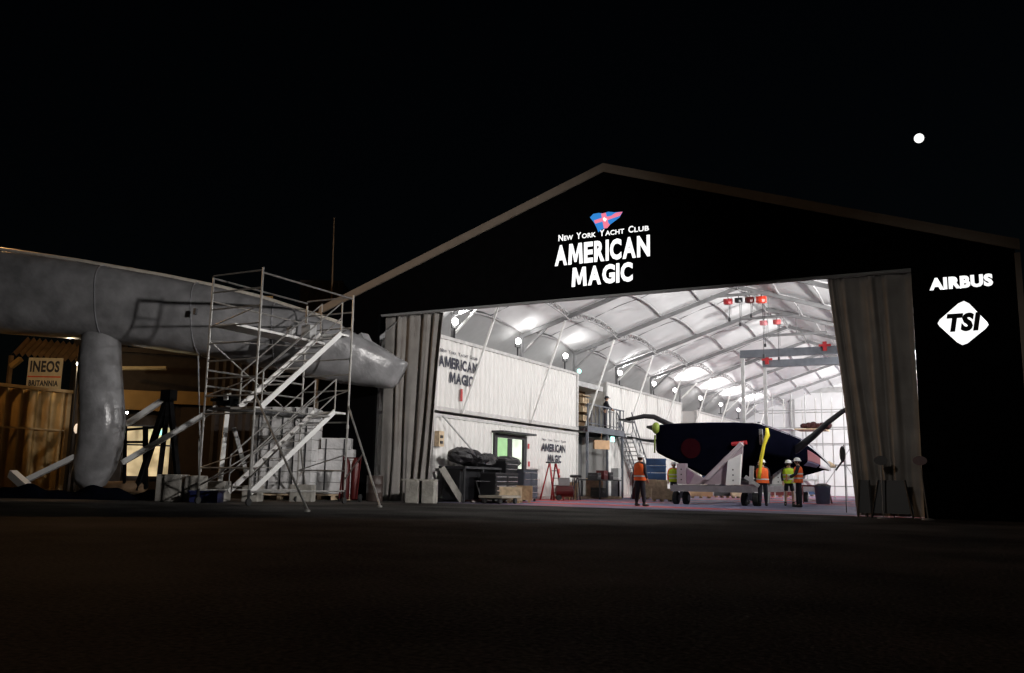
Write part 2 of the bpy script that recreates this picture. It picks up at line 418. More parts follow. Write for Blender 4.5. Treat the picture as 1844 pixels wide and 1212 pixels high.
lettering('AIRBUS', V((-1.17,YF,6.07)), r, u, 1.52, .34, glowwhite, hall, .06)
bd = MB(); cx, cz = -.40, 5.14
pts = [(-.62,.02),(-.56,.12),(-.10,.52),(.04,.58),(.16,.50),(.55,-.02),(.58,-.10),(.50,-.20),(.06,-.56),(-.06,-.60),(-.18,-.52),(-.58,-.06)]
bd.add([V((cx+x, YF-.01, cz+z)) for x, z in pts], [tuple(range(len(pts)))])
bg_ = bd.build('badge', glowwhite, hall)
lettering('TSI', V((cx-.40,YF-.012,cz-.24)), r, u, .82, .50, mat('badge_black', (.004,.004,.006), .8, var=0), bg_, .06, world=False, shear=.2)
# ------------------------------------------------------------------ curtains
def curtain(xt0, xt1, xb0, xb1, seed, nf, label, amp=.12, wp=1.0):
    rnd = random.Random(seed); ph = [rnd.uniform(0, 6.28) for _ in range(4)]
    def fn(u0, v):
        u = u0; uw = u0**wp+.03*math.sin(u0*11+ph[1])
        x = (xb0+(xb1-xb0)*u)*(1-v)+(xt0+(xt1-xt0)*u)*v
        x += .05*math.sin(v*5+u*9+ph[3])*(1-v)
        a = amp*(math.sin(uw*nf*6.283+ph[0]+1.1*math.sin(v*2.3+ph[1]+u*3))*(.35+.65*uw)+.35*math.sin(uw*nf*14.7+ph[2]+v*2.2)*(.3+.5*math.sin(u*7+v*3+ph[3])**2))*(.8+.4*(1-v))
        return (x, YF+.42+a, .02+v*(DT-.05))
    m_ = MB().grid(fn, 110, 30)
    return solo(m_, 'door_curtain', curtain_m, label, 'curtain', smooth=True)
curtain(DL+.01, -16.93, -19.5, -17.45, 3, 4.2, 'pale brown gathered curtain at the left side of the hall doorway, behind the hull tip', .13, 1.5)
curtain(-3.86, DR-.02, -3.28, -1.62, 8, 4.6, 'dim grey gathered curtain at the right side of the hall doorway by the black wall', .12, .8)
# ------------------------------------------------------------------ containers
def corr_x(mb, x, y0, y1, z0, z1, d=.06, per=.36, face=1):   # corrugated panel facing +X or -X
    pts = []; y = y0
    while y < y1-.01:
        for dy, dx in ((0,0),(.30,0),(.5,-1),(.80,-1)):
            yy = y+dy*per
            if yy < y1: pts.append((yy, dx*d))
        y += per
    pts.append((y1, 0)); k = len(mb.v)
    for yy, dx in pts: mb.v += [V((x+dx*face, yy, z0)), V((x+dx*face, yy, z1))]
    for i in range(len(pts)-1): a = k+2*i; mb.f.append((a, a+2, a+3, a+1))
def container(label, y0, y1, z0, z1, x1=-17.45, wd=2.44, name='shipping_container', cutout=None):
    t = thing(name, label, 'container', (x1-wd/2, (y0+y1)/2, z0))
    b = MB(); xi = x1-.03
    if cutout:
        ya, yb, zb = cutout
        corr_x(b, xi, y0+.12, ya, z0+.16, z1-.13); corr_x(b, xi, yb, y1-.12, z0+.16, z1-.13); corr_x(b, xi, ya, yb, zb, z1-.13)
    else: corr_x(b, xi, y0+.12, y1-.12, z0+.16, z1-.13)
    b.bb((x1-wd+.02,y0+.05,z0+.1),(x1-wd+.06,y1-.05,z1-.05)); b.bb((x1-wd+.07,y0+.04,z0+.1),(x1-.16,y0+.08,z1-.05)); b.bb((x1-wd+.07,y1-.08,z0+.1),(x1-.16,y1-.04,z1-.05))
    b.bb((x1-wd+.07,y0+.09,z1-.1),(x1-.1,y1-.09,z1-.06)); b.bb((x1-wd+.07,y0+.09,z0+.12),(x1-.1,y1-.09,z0+.15))
    b.build('wall_panel', cont_white, t)
    g = MB()
    g.bb((x1-.12,y0+.17,z1-.12),(x1,y1-.17,z1)); g.bb((x1-.14,y0+.17,z0),(x1,y1-.17,z0+.15))
    for y in (y0, y1-.16): g.bb((x1-.16,y,z0+.19),(x1+.003,y+.16,z1-.18)); g.bb((x1-wd,y,z0+.0),(x1-wd+.16,y+.16,z1))
    g.build('frame', cont_trim, t)
    c = MB()
    for y in (y0-.01, y1-.17):
        for z in (z0, z1-.17): c.bb((x1-.17,y,z),(x1+.01,y+.18,z+.175))
    c.build('corner_casting', cont_trim, t)
    return t
cU = container('upper white container nearest the doorway, with large dark lettering at its left end', 26.75, 39.5, 3.25, 6.03)
cL = container('lower white container nearest the doorway, with a glazed door and small dark lettering', 26.75, 39.5, .0, 3.14, cutout=(31.1, 33.9, 2.66))
container('upper white container with bare ribbed wall, just beyond the stair platform', 43.1, 56.1, 3.25, 5.98)
container('lower white container beyond the stairs, mostly hidden behind the boat', 43.1, 56.1, 0, 3.14)
container('upper far white container near the back wall of the hall', 59.4, 71.4, 3.25, 5.75)
container('lower far white container near the back wall of the hall', 59.4, 71.4, 0, 3.14)
r, u = Y_, Z_
LX = -17.475
heavy('AMERICAN', V((LX,27.0,4.86)), r, u, 2.75, .42, ink, cU)
heavy('MAGIC', V((LX,27.75,4.32)), r, u, 1.7, .42, ink, cU)
smallcaps(['NEW','YORK','YACHT','CLUB'], 27.05, 29.75, 5.40, .14, ink, lambda y, z: V((LX, y, z)), r, u, cU)
m_ = MB().add([(LX+.004,28.55,3.72),(LX+.004,28.72,3.72),(LX+.004,28.72,4.18),(LX+.004,28.55,4.18)], [(0,1,2,3)]); m_.build('red_mark', redink, cU)
heavy('AMERICAN', V((LX,35.55,2.10)), r, u, 2.5, .36, ink, cL)
heavy('MAGIC', V((LX,36.15,1.62)), r, u, 1.45, .36, ink, cL)
smallcaps(['NEW','YORK','YACHT','CLUB'], 35.6, 38.1, 2.58, .10, ink, lambda y, z: V((LX, y, z)), r, u, cL)
m_ = MB()
for y, z in ((34.2,2.15),(34.25,1.4),(37.3,1.15),(37.35,.85)): m_.add([(LX+.004,y,z),(LX+.004,y+.16,z),(LX+.004,y+.16,z+.22),(LX+.004,y,z+.22)], [(0,1,2,3)])
m_.build('red_mark', redink, cL)
# glazed door set in the lower container
dr = MB().bb((-17.46,31.1,.2),(-17.36,31.32,2.66)).bb((-17.46,33.62,.2),(-17.36,33.9,2.66)).bb((-17.46,31.33,2.5),(-17.36,33.61,2.66)).bb((-17.45,32.25,.2),(-17.38,32.62,2.49))
door = dr.build('glazed_door', steel_dark, cL)
MB().bb((-17.43,31.33,.2),(-17.41,32.24,2.49)).build('pane', mat('green_pane', (.35,.6,.3), .2, emis=.35), door, world=False)
MB().bb((-18.9,31.0,.15),(-18.88,38.6,2.9)).build('lit_interior', coolroom, door, world=False)
MB().bb((-17.5,31.05,2.68),(-16.95,34.0,2.76)).build('door_canopy', steel_dark, cL)
m_ = MB(); m_.path([(-17.9,32.9,.2),(-17.9,32.9,1.0),(-17.9,32.95,1.5),(-17.9,32.95,1.75)],[.2,.26,.28,.1],8); m_.build('hanging_coat', darkcloth, cL)
# ------------------------------------------------------------------ lamps in the hall
def floodlamp(y, label, x=-17.78, side=1, P=420, up=1.0, yaw=.25):
    t = thing('flood_lamp', label, 'lamp', (x, y, 6.05), 0, 'flood lamps along the container tops')
    MB().bar((0,0,0),(0,0,.45),.05).bar((0,-.22,.45),(0,.22,.45),.04).bar((0,-.22,.45),(0,-.22,.72),.035).bar((0,.22,.45),(0,.22,.72),.035).box((0,0,-.0),(.3,.3,.04)).build('stand', steel_dark, t, world=False)
    MB().ell((.02*side,0,.72), (.12,.14,.13), 12, 8).build('glowing_head', lampglass, t, world=False, smooth=True)
    ld = bpy.data.lights.new('flood_beam', 'SPOT'); ld.energy = P; ld.spot_size = math.radians(118); ld.spot_blend = .8; ld.shadow_soft_size = .12; ld.color = (1,.985,.96)
    lo = bpy.data.objects.new('flood_beam', ld); COL.objects.link(lo); lo.parent = t; lo.location = (.25*side, 0, .95)
    lo.rotation_euler = V((.62*side, yaw, .80*up)).to_track_quat('-Z', 'Y').to_euler()
    return t
LY = [28.5,33.7,38.6,45.8,51.5,55.6,61.4,66.8,72.2]
NM = ['nearest the left door curtain','above the coat door of the first container','near the end of the first container','first one beyond the stair platform','second one beyond the stair platform','at the far end of the second container','first one on the far container','middle one on the far container','farthest one by the back wall']
for i, y in enumerate(LY): floodlamp(y, 'glowing white flood lamp on the container top, '+NM[i], P=(560,50,50,560,520,560,560,560,560)[i])
for i, y in enumerate((29.5,36,43,51,60,70)):  # unseen lamps, added to spread light across to the left container wall
    t = floodlamp(y, 'unseen flood lamp added along the right side of the hall for diffuse light', -1.75, -1, (3500,3700,3700,4200,5400,6800)[i], (0,0,0,0,-.1,.1)[i], (.1,.1,.1,.1,.3,.6)[i]); t['group'] = 'unseen flood lamps added on the right side'
    MB().bar((.2,0,.1),(0,0,.02),.06).build('bracket', steel_dark, t, world=False)
# ------------------------------------------------------------------ yard lamps, out of frame
def yardlamp(loc, target, label, P, size, col, soft=.15, blend=.5):
    t = thing('yard_lamp', label, 'lamp', (loc[0], loc[1], 0)); z = loc[2]
    MB().lathe((0,0,0), [(.16,0),(.12,.3),(.08,z-.1),(.06,z+.35)], 10).build('post', steel_grey, t, world=False)
    d = (V(target)-V(loc)).normalized(); L = V((0,0,z)); s_ = Z_.cross(d).normalized(); up = d.cross(s_)
    MB().box(L+d*.15, (.5,.35,.2), (s_, up, d)).build('lamp_head', steel_dark, t, world=False)
    MB().box(L+d*.262, (.4,.26,.01), (s_, up, d)).build('lamp_glass', mat('yard_glass_'+('w' if col[2] < .5 else 'c'), col, .5, var=0, emis=12), t, world=False)
    ld = bpy.data.lights.new('yard_beam', 'SPOT'); ld.energy = P; ld.spot_size = math.radians(size); ld.spot_blend = blend; ld.shadow_soft_size = soft; ld.color = col
    lo = bpy.data.objects.new('yard_beam', ld); COL.objects.link(lo); lo.parent = t; lo.location = L+d*.4
    lo.rotation_euler = d.to_track_quat('-Z', 'Y').to_euler()
yardlamp((6.5,11.5,7.0), (-18.5,23.5,4.3), 'white yard floodlight on a tall post in front of the hall', 13500, 50, (1,.96,.93), .30, 1.0)
yardlamp((-30.6,16.3,8.6), (-33,20,2), 'warm sodium lamp above the yellow container', 700, 165, (1,.56,.2))
yardlamp((-46,6,15), (-22,25,7), 'warm sodium lamp on a tall post at the left edge of the yard', 3300, 42, (1,.66,.40), .15, .9)
yardlamp((-5,-9,6.5), (-2.2,26,3.6), 'white floodlight on a post behind the photographer', 2600, 17, (1,.93,.86), .15, 1.0)
yardlamp((-38,22,14), (-25,19,8), 'warm sodium lamp on a tall post behind the wrapped hull', 4200, 60, (1,.50,.18), .15, 1.0)
# ------------------------------------------------------------------ people
def skinmesh(joints, edges, radii, root, name, m, parent, sub=2):
    me = bpy.data.meshes.new(name); me.from_pydata([V(j) for j in joints], edges, [])
    o = bpy.data.objects.new(name, me); COL.objects.link(o)
    o.modifiers.new('s', 'SKIN'); sv = me.skin_vertices[0].data
    for i, r_ in enumerate(radii): sv[i].radius = (r_, r_) if not isinstance(r_, tuple) else r_
    sv[root].use_root = True
    sb = o.modifiers.new('u', 'SUBSURF'); sb.levels = sub; sb.render_levels = sub
    bpy.context.view_layer.update()
    me2 = bpy.data.meshes.new_from_object(o.evaluated_get(bpy.context.evaluated_depsgraph_get()))
    bpy.data.objects.remove(o)
    for p in me2.polygons: p.use_smooth = True
    me2.materials.clear(); me2.materials.append(m)
    o2 = bpy.data.objects.new(name, me2); COL.objects.link(o2); o2.parent = parent; return o2
def person(loc, rz, label, height=1.76, top=orange, legs=darkcloth, sleeve=darkcloth, hat=hatw, shorts=False, armL=None, armR=None, stance=.1, step=0.0, lean=0.0, headturn=0.0, vest=True, bands=True):
    t = thing('person', label, 'person', loc, rz, None, height/1.76)
    s = stance
    pel = V((0,0,.94)); wa = V((0,lean*.3,1.10)); ch = V((0,lean*.8,1.32)); nb = V((0,lean,1.46)); nk = V((0,lean+.01,1.53)); hd = V((0,lean+.03,1.63)); ht = V((0,lean+.03,1.70))
    J = [pel, wa, ch, nb, nk, hd, ht]; E = [(0,1),(1,2),(2,3),(3,4),(4,5),(5,6)]; R_ = [.12,.115,.13,.08,.055,.085,.06]
    arms = {}
    for sd, arm in ((-1, armL), (1, armR)):
        sh = V((sd*.19, lean, 1.42)); el, wr = (V(arm[0]), V(arm[1])) if arm else (V((sd*.25, lean-.03, 1.15)), V((sd*.24, lean+.08, .92)))
        k = len(J); J += [sh, el, wr]; E += [(3,k),(k,k+1),(k+1,k+2)]; R_ += [.06,.045,.032]
        d = (wr-el).normalized(); pm = wr+d*.07; J.append(pm); E.append((k+2,k+3)); R_.append(.034)
        side = d.cross(Z_); side = side.normalized() if side.length > .1 else X_
        fwd = side.cross(d)
        for q, (off, ln) in enumerate(((-.030,.060),(-.010,.075),(.010,.072),(.030,.055))):
            b_ = len(J); J += [pm+side*off+d*.02, pm+side*off+d*(.02+ln*.6)+fwd*.008, pm+side*off*.9+d*(.02+ln)+fwd*.03]
            E += [(k+3,b_),(b_,b_+1),(b_+1,b_+2)]; R_ += [.010,.009,.008]
        b_ = len(J); J += [pm-side*.04-d*.02, pm-side*.06+d*.02+fwd*.02]; E += [(k+3,b_),(b_,b_+1)]; R_ += [.011,.009]
        arms[sd] = (sh, el, wr)
    lg = {}
    for sd in (-1, 1):
        hp = V((sd*.09,0,.88)); kn = V((sd*(s+.0),.03+sd*step*.5,.49)); an = V((sd*(s+.02), sd*step,.09)); to = V((sd*(s+.05), sd*step+.15,.045))
        k = len(J); J += [hp, kn, an, to]; E += [(0,k),(k,k+1),(k+1,k+2),(k+2,k+3)]; R_ += [.085,.055,.038,.035]; lg[sd] = (hp, kn, an, to)
    k = len(J); fx, fy = math.sin(headturn)*.1, math.cos(headturn)*.1
    J.append(hd+V((fx, fy, -.01))); E.append((5,k)); R_.append(.018)      # nose
    skinmesh(J, E, R_, 0, 'body', skin, t, 2)
    # trousers or shorts
    J2 = [pel, V((0,0,1.02))]; E2 = [(0,1)]; R2 = [.145,.135]
    for sd in (-1, 1):
        hp, kn, an, to = lg[sd]; k = len(J2)
        end = kn.lerp(hp, .15) if shorts else an+V((0,0,.03))
        J2 += [hp, hp.lerp(end, .55), end]; E2 += [(0,k),(k,k+1),(k+1,k+2)]; R2 += [.105,.09,.088 if shorts else .062]
    skinmesh(J2, E2, R2, 0, 'shorts' if shorts else 'trousers', legs, t)
    for sd in (-1, 1):
        hp, kn, an, to = lg[sd]
        b = MB(); b.path([an+V((0,-.06,-.05)), an+V((0,-.03,-.03)), an.lerp(to,.6)+V((0,0,-.01)), to+V((0,.05,0))],[.035,.058,.052,.03],8,.85); b.path([an+V((0,0,-.03)), an+V((0,0,.09))],[.055,.05],8)
        b.build('boot', rubber, t, world=False, smooth=True)
    # jacket with sleeves
    J3 = [V((0,0,.98)), wa, ch, nb]; E3 = [(0,1),(1,2),(2,3)]; R3 = [.14,.145,.155,.10]
    for sd in (-1, 1):
        sh, el, wr = arms[sd]; k = len(J3); J3 += [sh, el, el.lerp(wr,.9)]; E3 += [(3,k),(k,k+1),(k+1,k+2)]; R3 += [.078,.06,.048]
    skinmesh(J3, E3, R3, 0, 'jacket', sleeve, t)
    if vest:
        v = MB(); prof = [(.88,.245,.17),(1.1,.232,.165),(1.3,.245,.172),(1.42,.225,.145),(1.48,.13,.10)]
        def ring(i, a):
            z, rx, ry = prof[i]; yo = lean*(z-.94)/.5
            return V((rx*math.cos(a), yo+ry*math.sin(a)*(1 if abs(math.sin(a)) < .9 else .96), z))
        n = 20; k = len(v.v)
        for i in range(len(prof)):
            for j in range(n): v.v.append(ring(i, 2*math.pi*j/n))
        for i in range(len(prof)-1):
            for j in range(n):
                a = i*n+j; b = i*n+(j+1) % n; v.f.append((a, b, b+n, a+n))
        vo = v.build('vest', top, t, world=False, smooth=True)
        tp = MB()
        for z, rx, ry in ((1.02,.242,.172),(1.18,.241,.172)) if bands else ((1.0,.243,.172),):
            for j in range(n):
                a0, a1 = 2*math.pi*j/n, 2*math.pi*(j+1)/n; yo = lean*(z-.94)/.5
                tp.add([(rx*math.cos(a0),yo+ry*math.sin(a0),z),(rx*math.cos(a1),yo+ry*math.sin(a1),z),(rx*math.cos(a1),yo+ry*math.sin(a1),z+.05),(rx*math.cos(a0),yo+ry*math.sin(a0),z+.05)], [(0,1,2,3)])
        tp.build('reflective_band', reflect, vo, world=False)
    hx = hd.x; hy = hd.y
    e_ = MB()
    for sx in (-.032,.032): e_.ell(hd+V((sx*math.cos(headturn)+fx*.75, fy*.78-sx*math.sin(headturn), .02)), .011, 6, 4)
    e_.build('eye', ink, t, world=False)
    e_ = MB()
    for sx in (-.088,.088): e_.ell(hd+V((sx,-.01,-.01)), (.012,.022,.035), 6, 4)
    e_.build('ear', skin, t, world=False)
    if hat:
        h = MB().lathe((hx,hy-.005,1.665), [(.155,.0),(.16,.012),(.122,.02),(.118,.06),(.095,.10),(.05,.125),(.01,.132)], 16)
        h.box((hx+fx*1.5,hy+fy*1.5,1.668),(.13,.09,.012)); h.build('hard_hat', hat, t, world=False, smooth=True)
    MB().ell((hx-fx*.25,hy-fy*.25,1.645),(.094,.098,.09),12,8).build('hair', hair, t, world=False, smooth=True)
    return t
person((-10.66,29.4,0), math.radians(-20), 'person in a long orange vest and white hard hat standing left of the boat', 1.76, step=.06, bands=False, armL=((-.27,.02,1.17),(-.2,.18,.98)))
person((-12.36,38.4,0), math.radians(195), 'person in a lime and orange vest and black shorts standing behind the cradle wheels', 1.72, top=limev, shorts=True, sleeve=orange)
person((-7.66,34.6,0), math.radians(15), 'person in an orange vest reaching up to the yellow strap', 1.74, step=.08, lean=.03, headturn=.3, bands=False, armL=((-.26,.12,1.35),(-.12,.3,1.6)))
person((-7.0,36.2,0), math.radians(200), 'person in a lime vest and black shorts facing out of the hall', 1.76, top=limev, shorts=True, stance=.13, headturn=-.5, armL=((-.3,.0,1.18),(-.16,.14,1.0)))
p5 = person((-6.34,34.6,0), math.radians(100), 'person in an orange vest and dark trousers holding an orange sheet', 1.80, armL=((-.25,.1,1.18),(-.2,.33,1.08)), armR=((.25,.1,1.18),(.18,.33,1.05)), step=.05)
m_ = MB().box((-6.75,34.5,1.08),(.02,.3,.26), axes(.3)); solo(m_, 'paper_sheet', mat('orange_paper', (.9,.3,.08), .6), 'orange sheet of paper held by the person at the right of the group', 'paper')
_q = atX(1090,777,-17.3)
person((-17.3,_q.y,3.46), math.radians(-60), 'person in dark clothes and dark cap leaning on the railing of the landing', 1.70, hat=mat('dark_cap', (.02,.018,.022), .8), legs=purplecloth, vest=False, lean=.05, armR=((.28,.14,1.2),(.16,.36,1.05)), armL=((-.28,.14,1.2),(-.14,.36,1.05)))
# ------------------------------------------------------------------ racing yacht
YS = thing('racing_yacht', 'dark navy racing yacht on a wheeled cradle inside the hall', 'boat', (-9.4, 45, 0))
def hsec(t):
    y = 34.7+t*20.8; cx = -9.78+t*1.42
    wd = max(.06, 2.12*max(0,1-t)**.85)
    zd = 3.14-.3*t-.8*max(0,(t-.4)/.6)**1.5; zc = 2.0-.12*t-.2*max(0,(t-.6)/.4); zk = 1.10+.75*max(0,(t-.45)/.55)**1.6
    return y, cx, wd, zd, zc, zk
def ring_(t):
    y, cx, wd, zd, zc, zk = hsec(t); L = []
    half = [(0,zk),(.10*wd,zk+.02),(.45*wd,zk+(zc-zk)*.45),(.8*wd,zk+(zc-zk)*.8),(.97*wd,zc+.0),(1.0*wd,zc+.12),(1.0*wd,zd-.14),(.97*wd,zd-.03),(.90*wd,zd),(.5*wd,zd+.05),(0,zd+.06)]
    for a, z in half: L.append((a, z))
    full = [V((cx+a, y, z)) for a, z in L] + [V((cx-a, y, z)) for a, z in L[-2:0:-1]]
    return full
h = MB(); N = 36; rings = [ring_(i/N) for i in range(N+1)]; n = len(rings[0])
cen = sum(rings[0], V((0,0,0)))/n
def shrink(rg, f_, dy): return [V((cen.x+(p.x-cen.x)*f_, p.y+dy, cen.z+(p.z-cen.z)*f_)) for p in rg]
pre = [shrink(rings[0], .90, -.09), shrink(rings[0], .955, -.07), shrink(rings[0], .985, -.035)]
rings_all = pre+rings
for rg in rings_all: h.v += rg
for i in range(N+3):
    for j in range(n): a = i*n+j; b = i*n+(j+1) % n; h.f.append((a, b, b+n, a+n))
h.f.append(tuple(range(n))); h.f.append(tuple((N+3)*n+j for j in range(n)))
hull = h.build('hull', navy, YS, smooth=False)
for p in hull.data.polygons:
    if len(p.vertices) == 4: p.use_smooth = True
# pale foredeck wrap and red-blue bow graphics
fd = MB()
for i in range(14, N):
    A, B = rings[i], rings[i+1]
    for j in (7,8,9,10,11,12): 
        up = V((0,0,.012)); fd.add([A[j]+up, A[j+1]+up, B[j+1]+up, B[j]+up], [(0,1,2,3)])
fd.build('foredeck_cover', white_gloss, YS)
def sidepatch(i0, i1, f0, f1, m, name, lift):
    # ribbon on the right hand side of the hull between two heights of the section (4 = chine, 7 = deck edge)
    def pt(A, f): k = int(f); return A[k].lerp(A[k+1], f-k)
    q = MB()
    for i in range(i0, i1):
        A, B = rings[i], rings[i+1]; of = V((lift,0,-lift*.2)); st = 3
        for j in range(st):
            fa, fb = f0+(f1-f0)*j/st, f0+(f1-f0)*(j+1)/st
            q.add([pt(A,fa)+of, pt(A,fb)+of, pt(B,fb)+of, pt(B,fa)+of], [(0,1,2,3)])
    q.build(name, m, YS)
silverwrap = mat('silver_cover', (.42,.42,.44), .5, var=.35, vs=2.5)
sidepatch(16, N, 6.0, 7.0, silverwrap, 'bow_cover', .02)
sidepatch(19, 27, 4.7, 5.7, mat('bow_red', (.20,.01,.02), .4), 'bow_stripe', .02)
sidepatch(19, 26, 3.0, 4.6, mat('bow_blue', (.02,.035,.12), .4), 'bow_panel', .02)
sidepatch(27, N, 3.4, 5.7, white_gloss, 'bow_panel', .02)
yb, cxb, *_ = hsec(1)
MB().path([(cxb,yb-.3,2.05),(cxb+.05,yb+.8,2.0),(cxb+.1,yb+1.6,1.95)],[.2,.13,.05],10).build('bowsprit', palew, YS, smooth=True)
MB().lathe((0,0,0), [(.0,.0),(.42,.0),(.42,.02),(.0,.02)], 24)
dsc = MB(); dsc.v = []; 
pts = [V((-10.43+.40*math.cos(a), 34.600, 2.18+.40*math.sin(a))) for a in [2*math.pi*k/24 for k in range(24)]]
dsc.prism(pts, (0,-.008,0)); dsc.build('round_red_mark', hullred, YS)
MB().path([(-11.75,34.9,2.95),(-12.05,34.8,3.02),(-12.3,34.7,3.06)],[.20,.13,.04],10).build('stern_horn', carbon, YS, smooth=True)
g_ = MB(); g_.ell((-11.88,34.66,3.0),(.17,.16,.24),12,8); g_.bar((-11.93,34.67,2.72),(-11.95,34.67,2.0),.06,.05); g_.build('lime_padding', lime, YS, smooth=True)
for p_, s_ in (((-7.72,34.67,2.62),.1),): MB().box(p_,(.2,.08,.6)).build('sling_bracket', silver, YS)
# keel and deck fittings
MB().path([(-9.75,34.75,1.6),(-9.68,36.2,1.02),(-9.42,40,.9),(-9.15,44,.95),(-8.95,47,1.4)],[.05,.14,.15,.14,.04],10).build('keel_skeg', carbon, YS, smooth=True)
st = MB()
for y_ in (36.5,38.6,41,43.5,46): 
    _,c5,w5,z5,*_ = hsec((y_-34.7)/20.8); st.box((c5-w5*.6,y_,z5+.09),(.3,.5,.12)); st.box((c5+w5*.6,y_,z5+.09),(.3,.5,.12))
st.build('deck_fitting', carbon, YS)
for sg in (-1, 1):
    pts = []
    for i in range(1, 24): y0,c0,w0,z0,*_ = hsec(i/N); pts.append((c0+sg*w0*.96,y0,z0+.015))
    MB().path(pts, .022, 6).build('gunwale_edge', mat('edge_highlight', (.12,.13,.2), .15), YS)  # lighter glossy strip stands in for the highlight along the deck edge
sp = MB()
for px_, in ((1232,),(1282,),(1366,)): 
    q = atY(px_,767,34.7); sp.ell((q.x,34.75,3.17),(.07,.05,.03),8,5)
sp.build('deck_cleat', silver, YS)
MB().path([(-10.4,42.5,2.2),(-12.4,42.3,3.05),(-13.7,42.1,3.62),(-14.5,42,4.02),(-15.0,42,4.06),(-15.5,42,3.98),(-15.95,42,3.9)],[.2,.17,.14,.13,.12,.1,.1],10).build('foil_arm', carbon, YS, smooth=True)
MB().bar((-15.9,41.2,3.86),(-15.95,42.8,3.82),.3,.07).build('foil_wing', carbon, YS)
MB().path([(-8.4,42.3,2.15),(-7.75,42.2,2.45),(-6.95,42,3.05),(-6.3,42,3.65),(-5.7,42,4.1),(-4.9,42,4.5),(-3.9,42,4.75)],[.2,.19,.15,.125,.11,.10,.09],12).build('foil_arm', carbon, YS, smooth=True)
solo(MB().path([(-15.9,42,3.05),(-15.0,42,2.9),(-14.4,42,2.86),(-13.9,42,2.95),(-13.4,41.8,3.3)], .045, 6), 'cable', rubber, 'thin dark cable running from the stair rail to the stern of the boat', 'cable')
# ------------------------------------------------------------------ cradle trailer
cr = thing('boat_cradle', 'pale pink and grey wheeled steel cradle under the navy boat', 'cradle', (-9.5, 40, 0))
fr_ = MB()
for x_ in (-10.85,-8.05): fr_.bb((x_-.1,33.9,.52),(x_+.1,48,.76))
for y_ in (34.05,38,42,46,47.9): fr_.bb((-10.74,y_-.1,.54),(-8.16,y_+.1,.74))
fr_.bb((-11.0,33.75,.5),(-7.85,33.88,.72))
fr_.build('chassis', mat('chassis_paint',(.22,.20,.21),.5), cr)
for k, y_ in enumerate((34.3,42.5)):
    pl = MB()
    Pp = lambda x, z: V((x, y_, z))
    pl.prism([Pp(-10.5,.78),(Pp(-8.45,.78)),Pp(-8.32,2.02),Pp(-8.30,2.42),Pp(-9.0,1.85),Pp(-9.85,1.02),Pp(-10.2,1.2),Pp(-10.5,1.42)], (0,.1,0))
    pl.bb((-10.88,y_-.12,.78),(-10.53,y_+.2,1.58))
    pl.build('bolster_plate', pinkish, cr)
    MB().prism([V((-8.95,y_-.003,.78)),V((-8.42,y_-.003,.78)),V((-8.34,y_-.003,1.95)),V((-8.85,y_-.003,1.7))],(0,-.16,0)).build('upright_plate', steel_white, cr)
    MB().prism([V((-10.49,y_-.003,1.38)),V((-10.2,y_-.003,1.18)),V((-10.4,y_-.003,.78)),V((-10.50,y_-.003,.78))],(0,-.1,0)).build('gusset', mat('mauve_paint', (.25,.15,.22), .5), cr)
    MB().prism([V((-9.75,y_-.003,1.0)),V((-8.36,y_-.003,2.4)),V((-8.24,y_-.003,2.28)),V((-9.6,y_-.003,.95))],(0,-.22,0)).build('padded_arm', mat('arm_pad',(.46,.40,.43),.5), cr)
    hb = MB()
    for x_, zz in ((-10.7,(.95,1.15,1.35)),(-8.66,(.95,1.15,1.35))):
        for z_ in zz: hb.box((x_,y_-(.125 if x_ < -10 else .168),z_),(.05,.008,.05))
    hb.build('bolt_hole', blackp, cr)
def wheel(parent, c, r_=.24, wd=.2, ax=V((1,0,0))):
    c = V(c); t_ = MB().path([c-ax*wd/2, c-ax*wd/2.6, c+ax*wd/2.6, c+ax*wd/2],[r_*.86,r_,r_,r_*.86],18).build('wheel', rubber, parent, smooth=False)
    MB().path([c-ax*(wd/2+.01), c+ax*(wd/2+.01)], r_*.45, 12).build('hub', steel_grey, t_, world=False)
for x_, y_ in ((-10.92,34.2),(-10.52,34.2),(-8.35,34.6),(-7.92,34.6),(-10.85,46.5),(-8.2,46.5),(-9.0,37.7)): wheel(cr, (x_,y_,.25), .25)
for x_, xa_, xb_, y_ in ((-10.72,-11.0,-10.4,34.25),(-8.13,-8.45,-7.8,34.6)):
    MB().bar((x_,y_,.24),(x_,y_,.52),.12).bar((xa_,y_,.25),(xb_,y_,.25),.05).build('axle', steel_grey, cr)
MB().bar((-8.0,34.2,.8),(-7.95,34.2,1.5),.14).bar((-8.2,34.15,1.1),(-7.7,34.15,.75),.12).build('jack_arm', steel_pale, cr)
# red padded beam near the stern quarter
MB().path([atY(1318,800,34.5),atY(1345,797,34.5)],.08,8).build('red_pad', redp, cr)
# yellow strap
s0 = [atY(1381,771,34.3),atY(1382,783,34.3),atY(1376,800,34.25),atY(1371,825,34.25),atY(1369,845,34.25),atY(1367,862,34.2)]
solo(MB().path(s0, [.10,.17,.12,.13,.11,.13], 10, .5), 'lifting_strap', yellow, 'bright yellow lifting strap hanging down the side of the navy boat', 'strap', smooth=True)
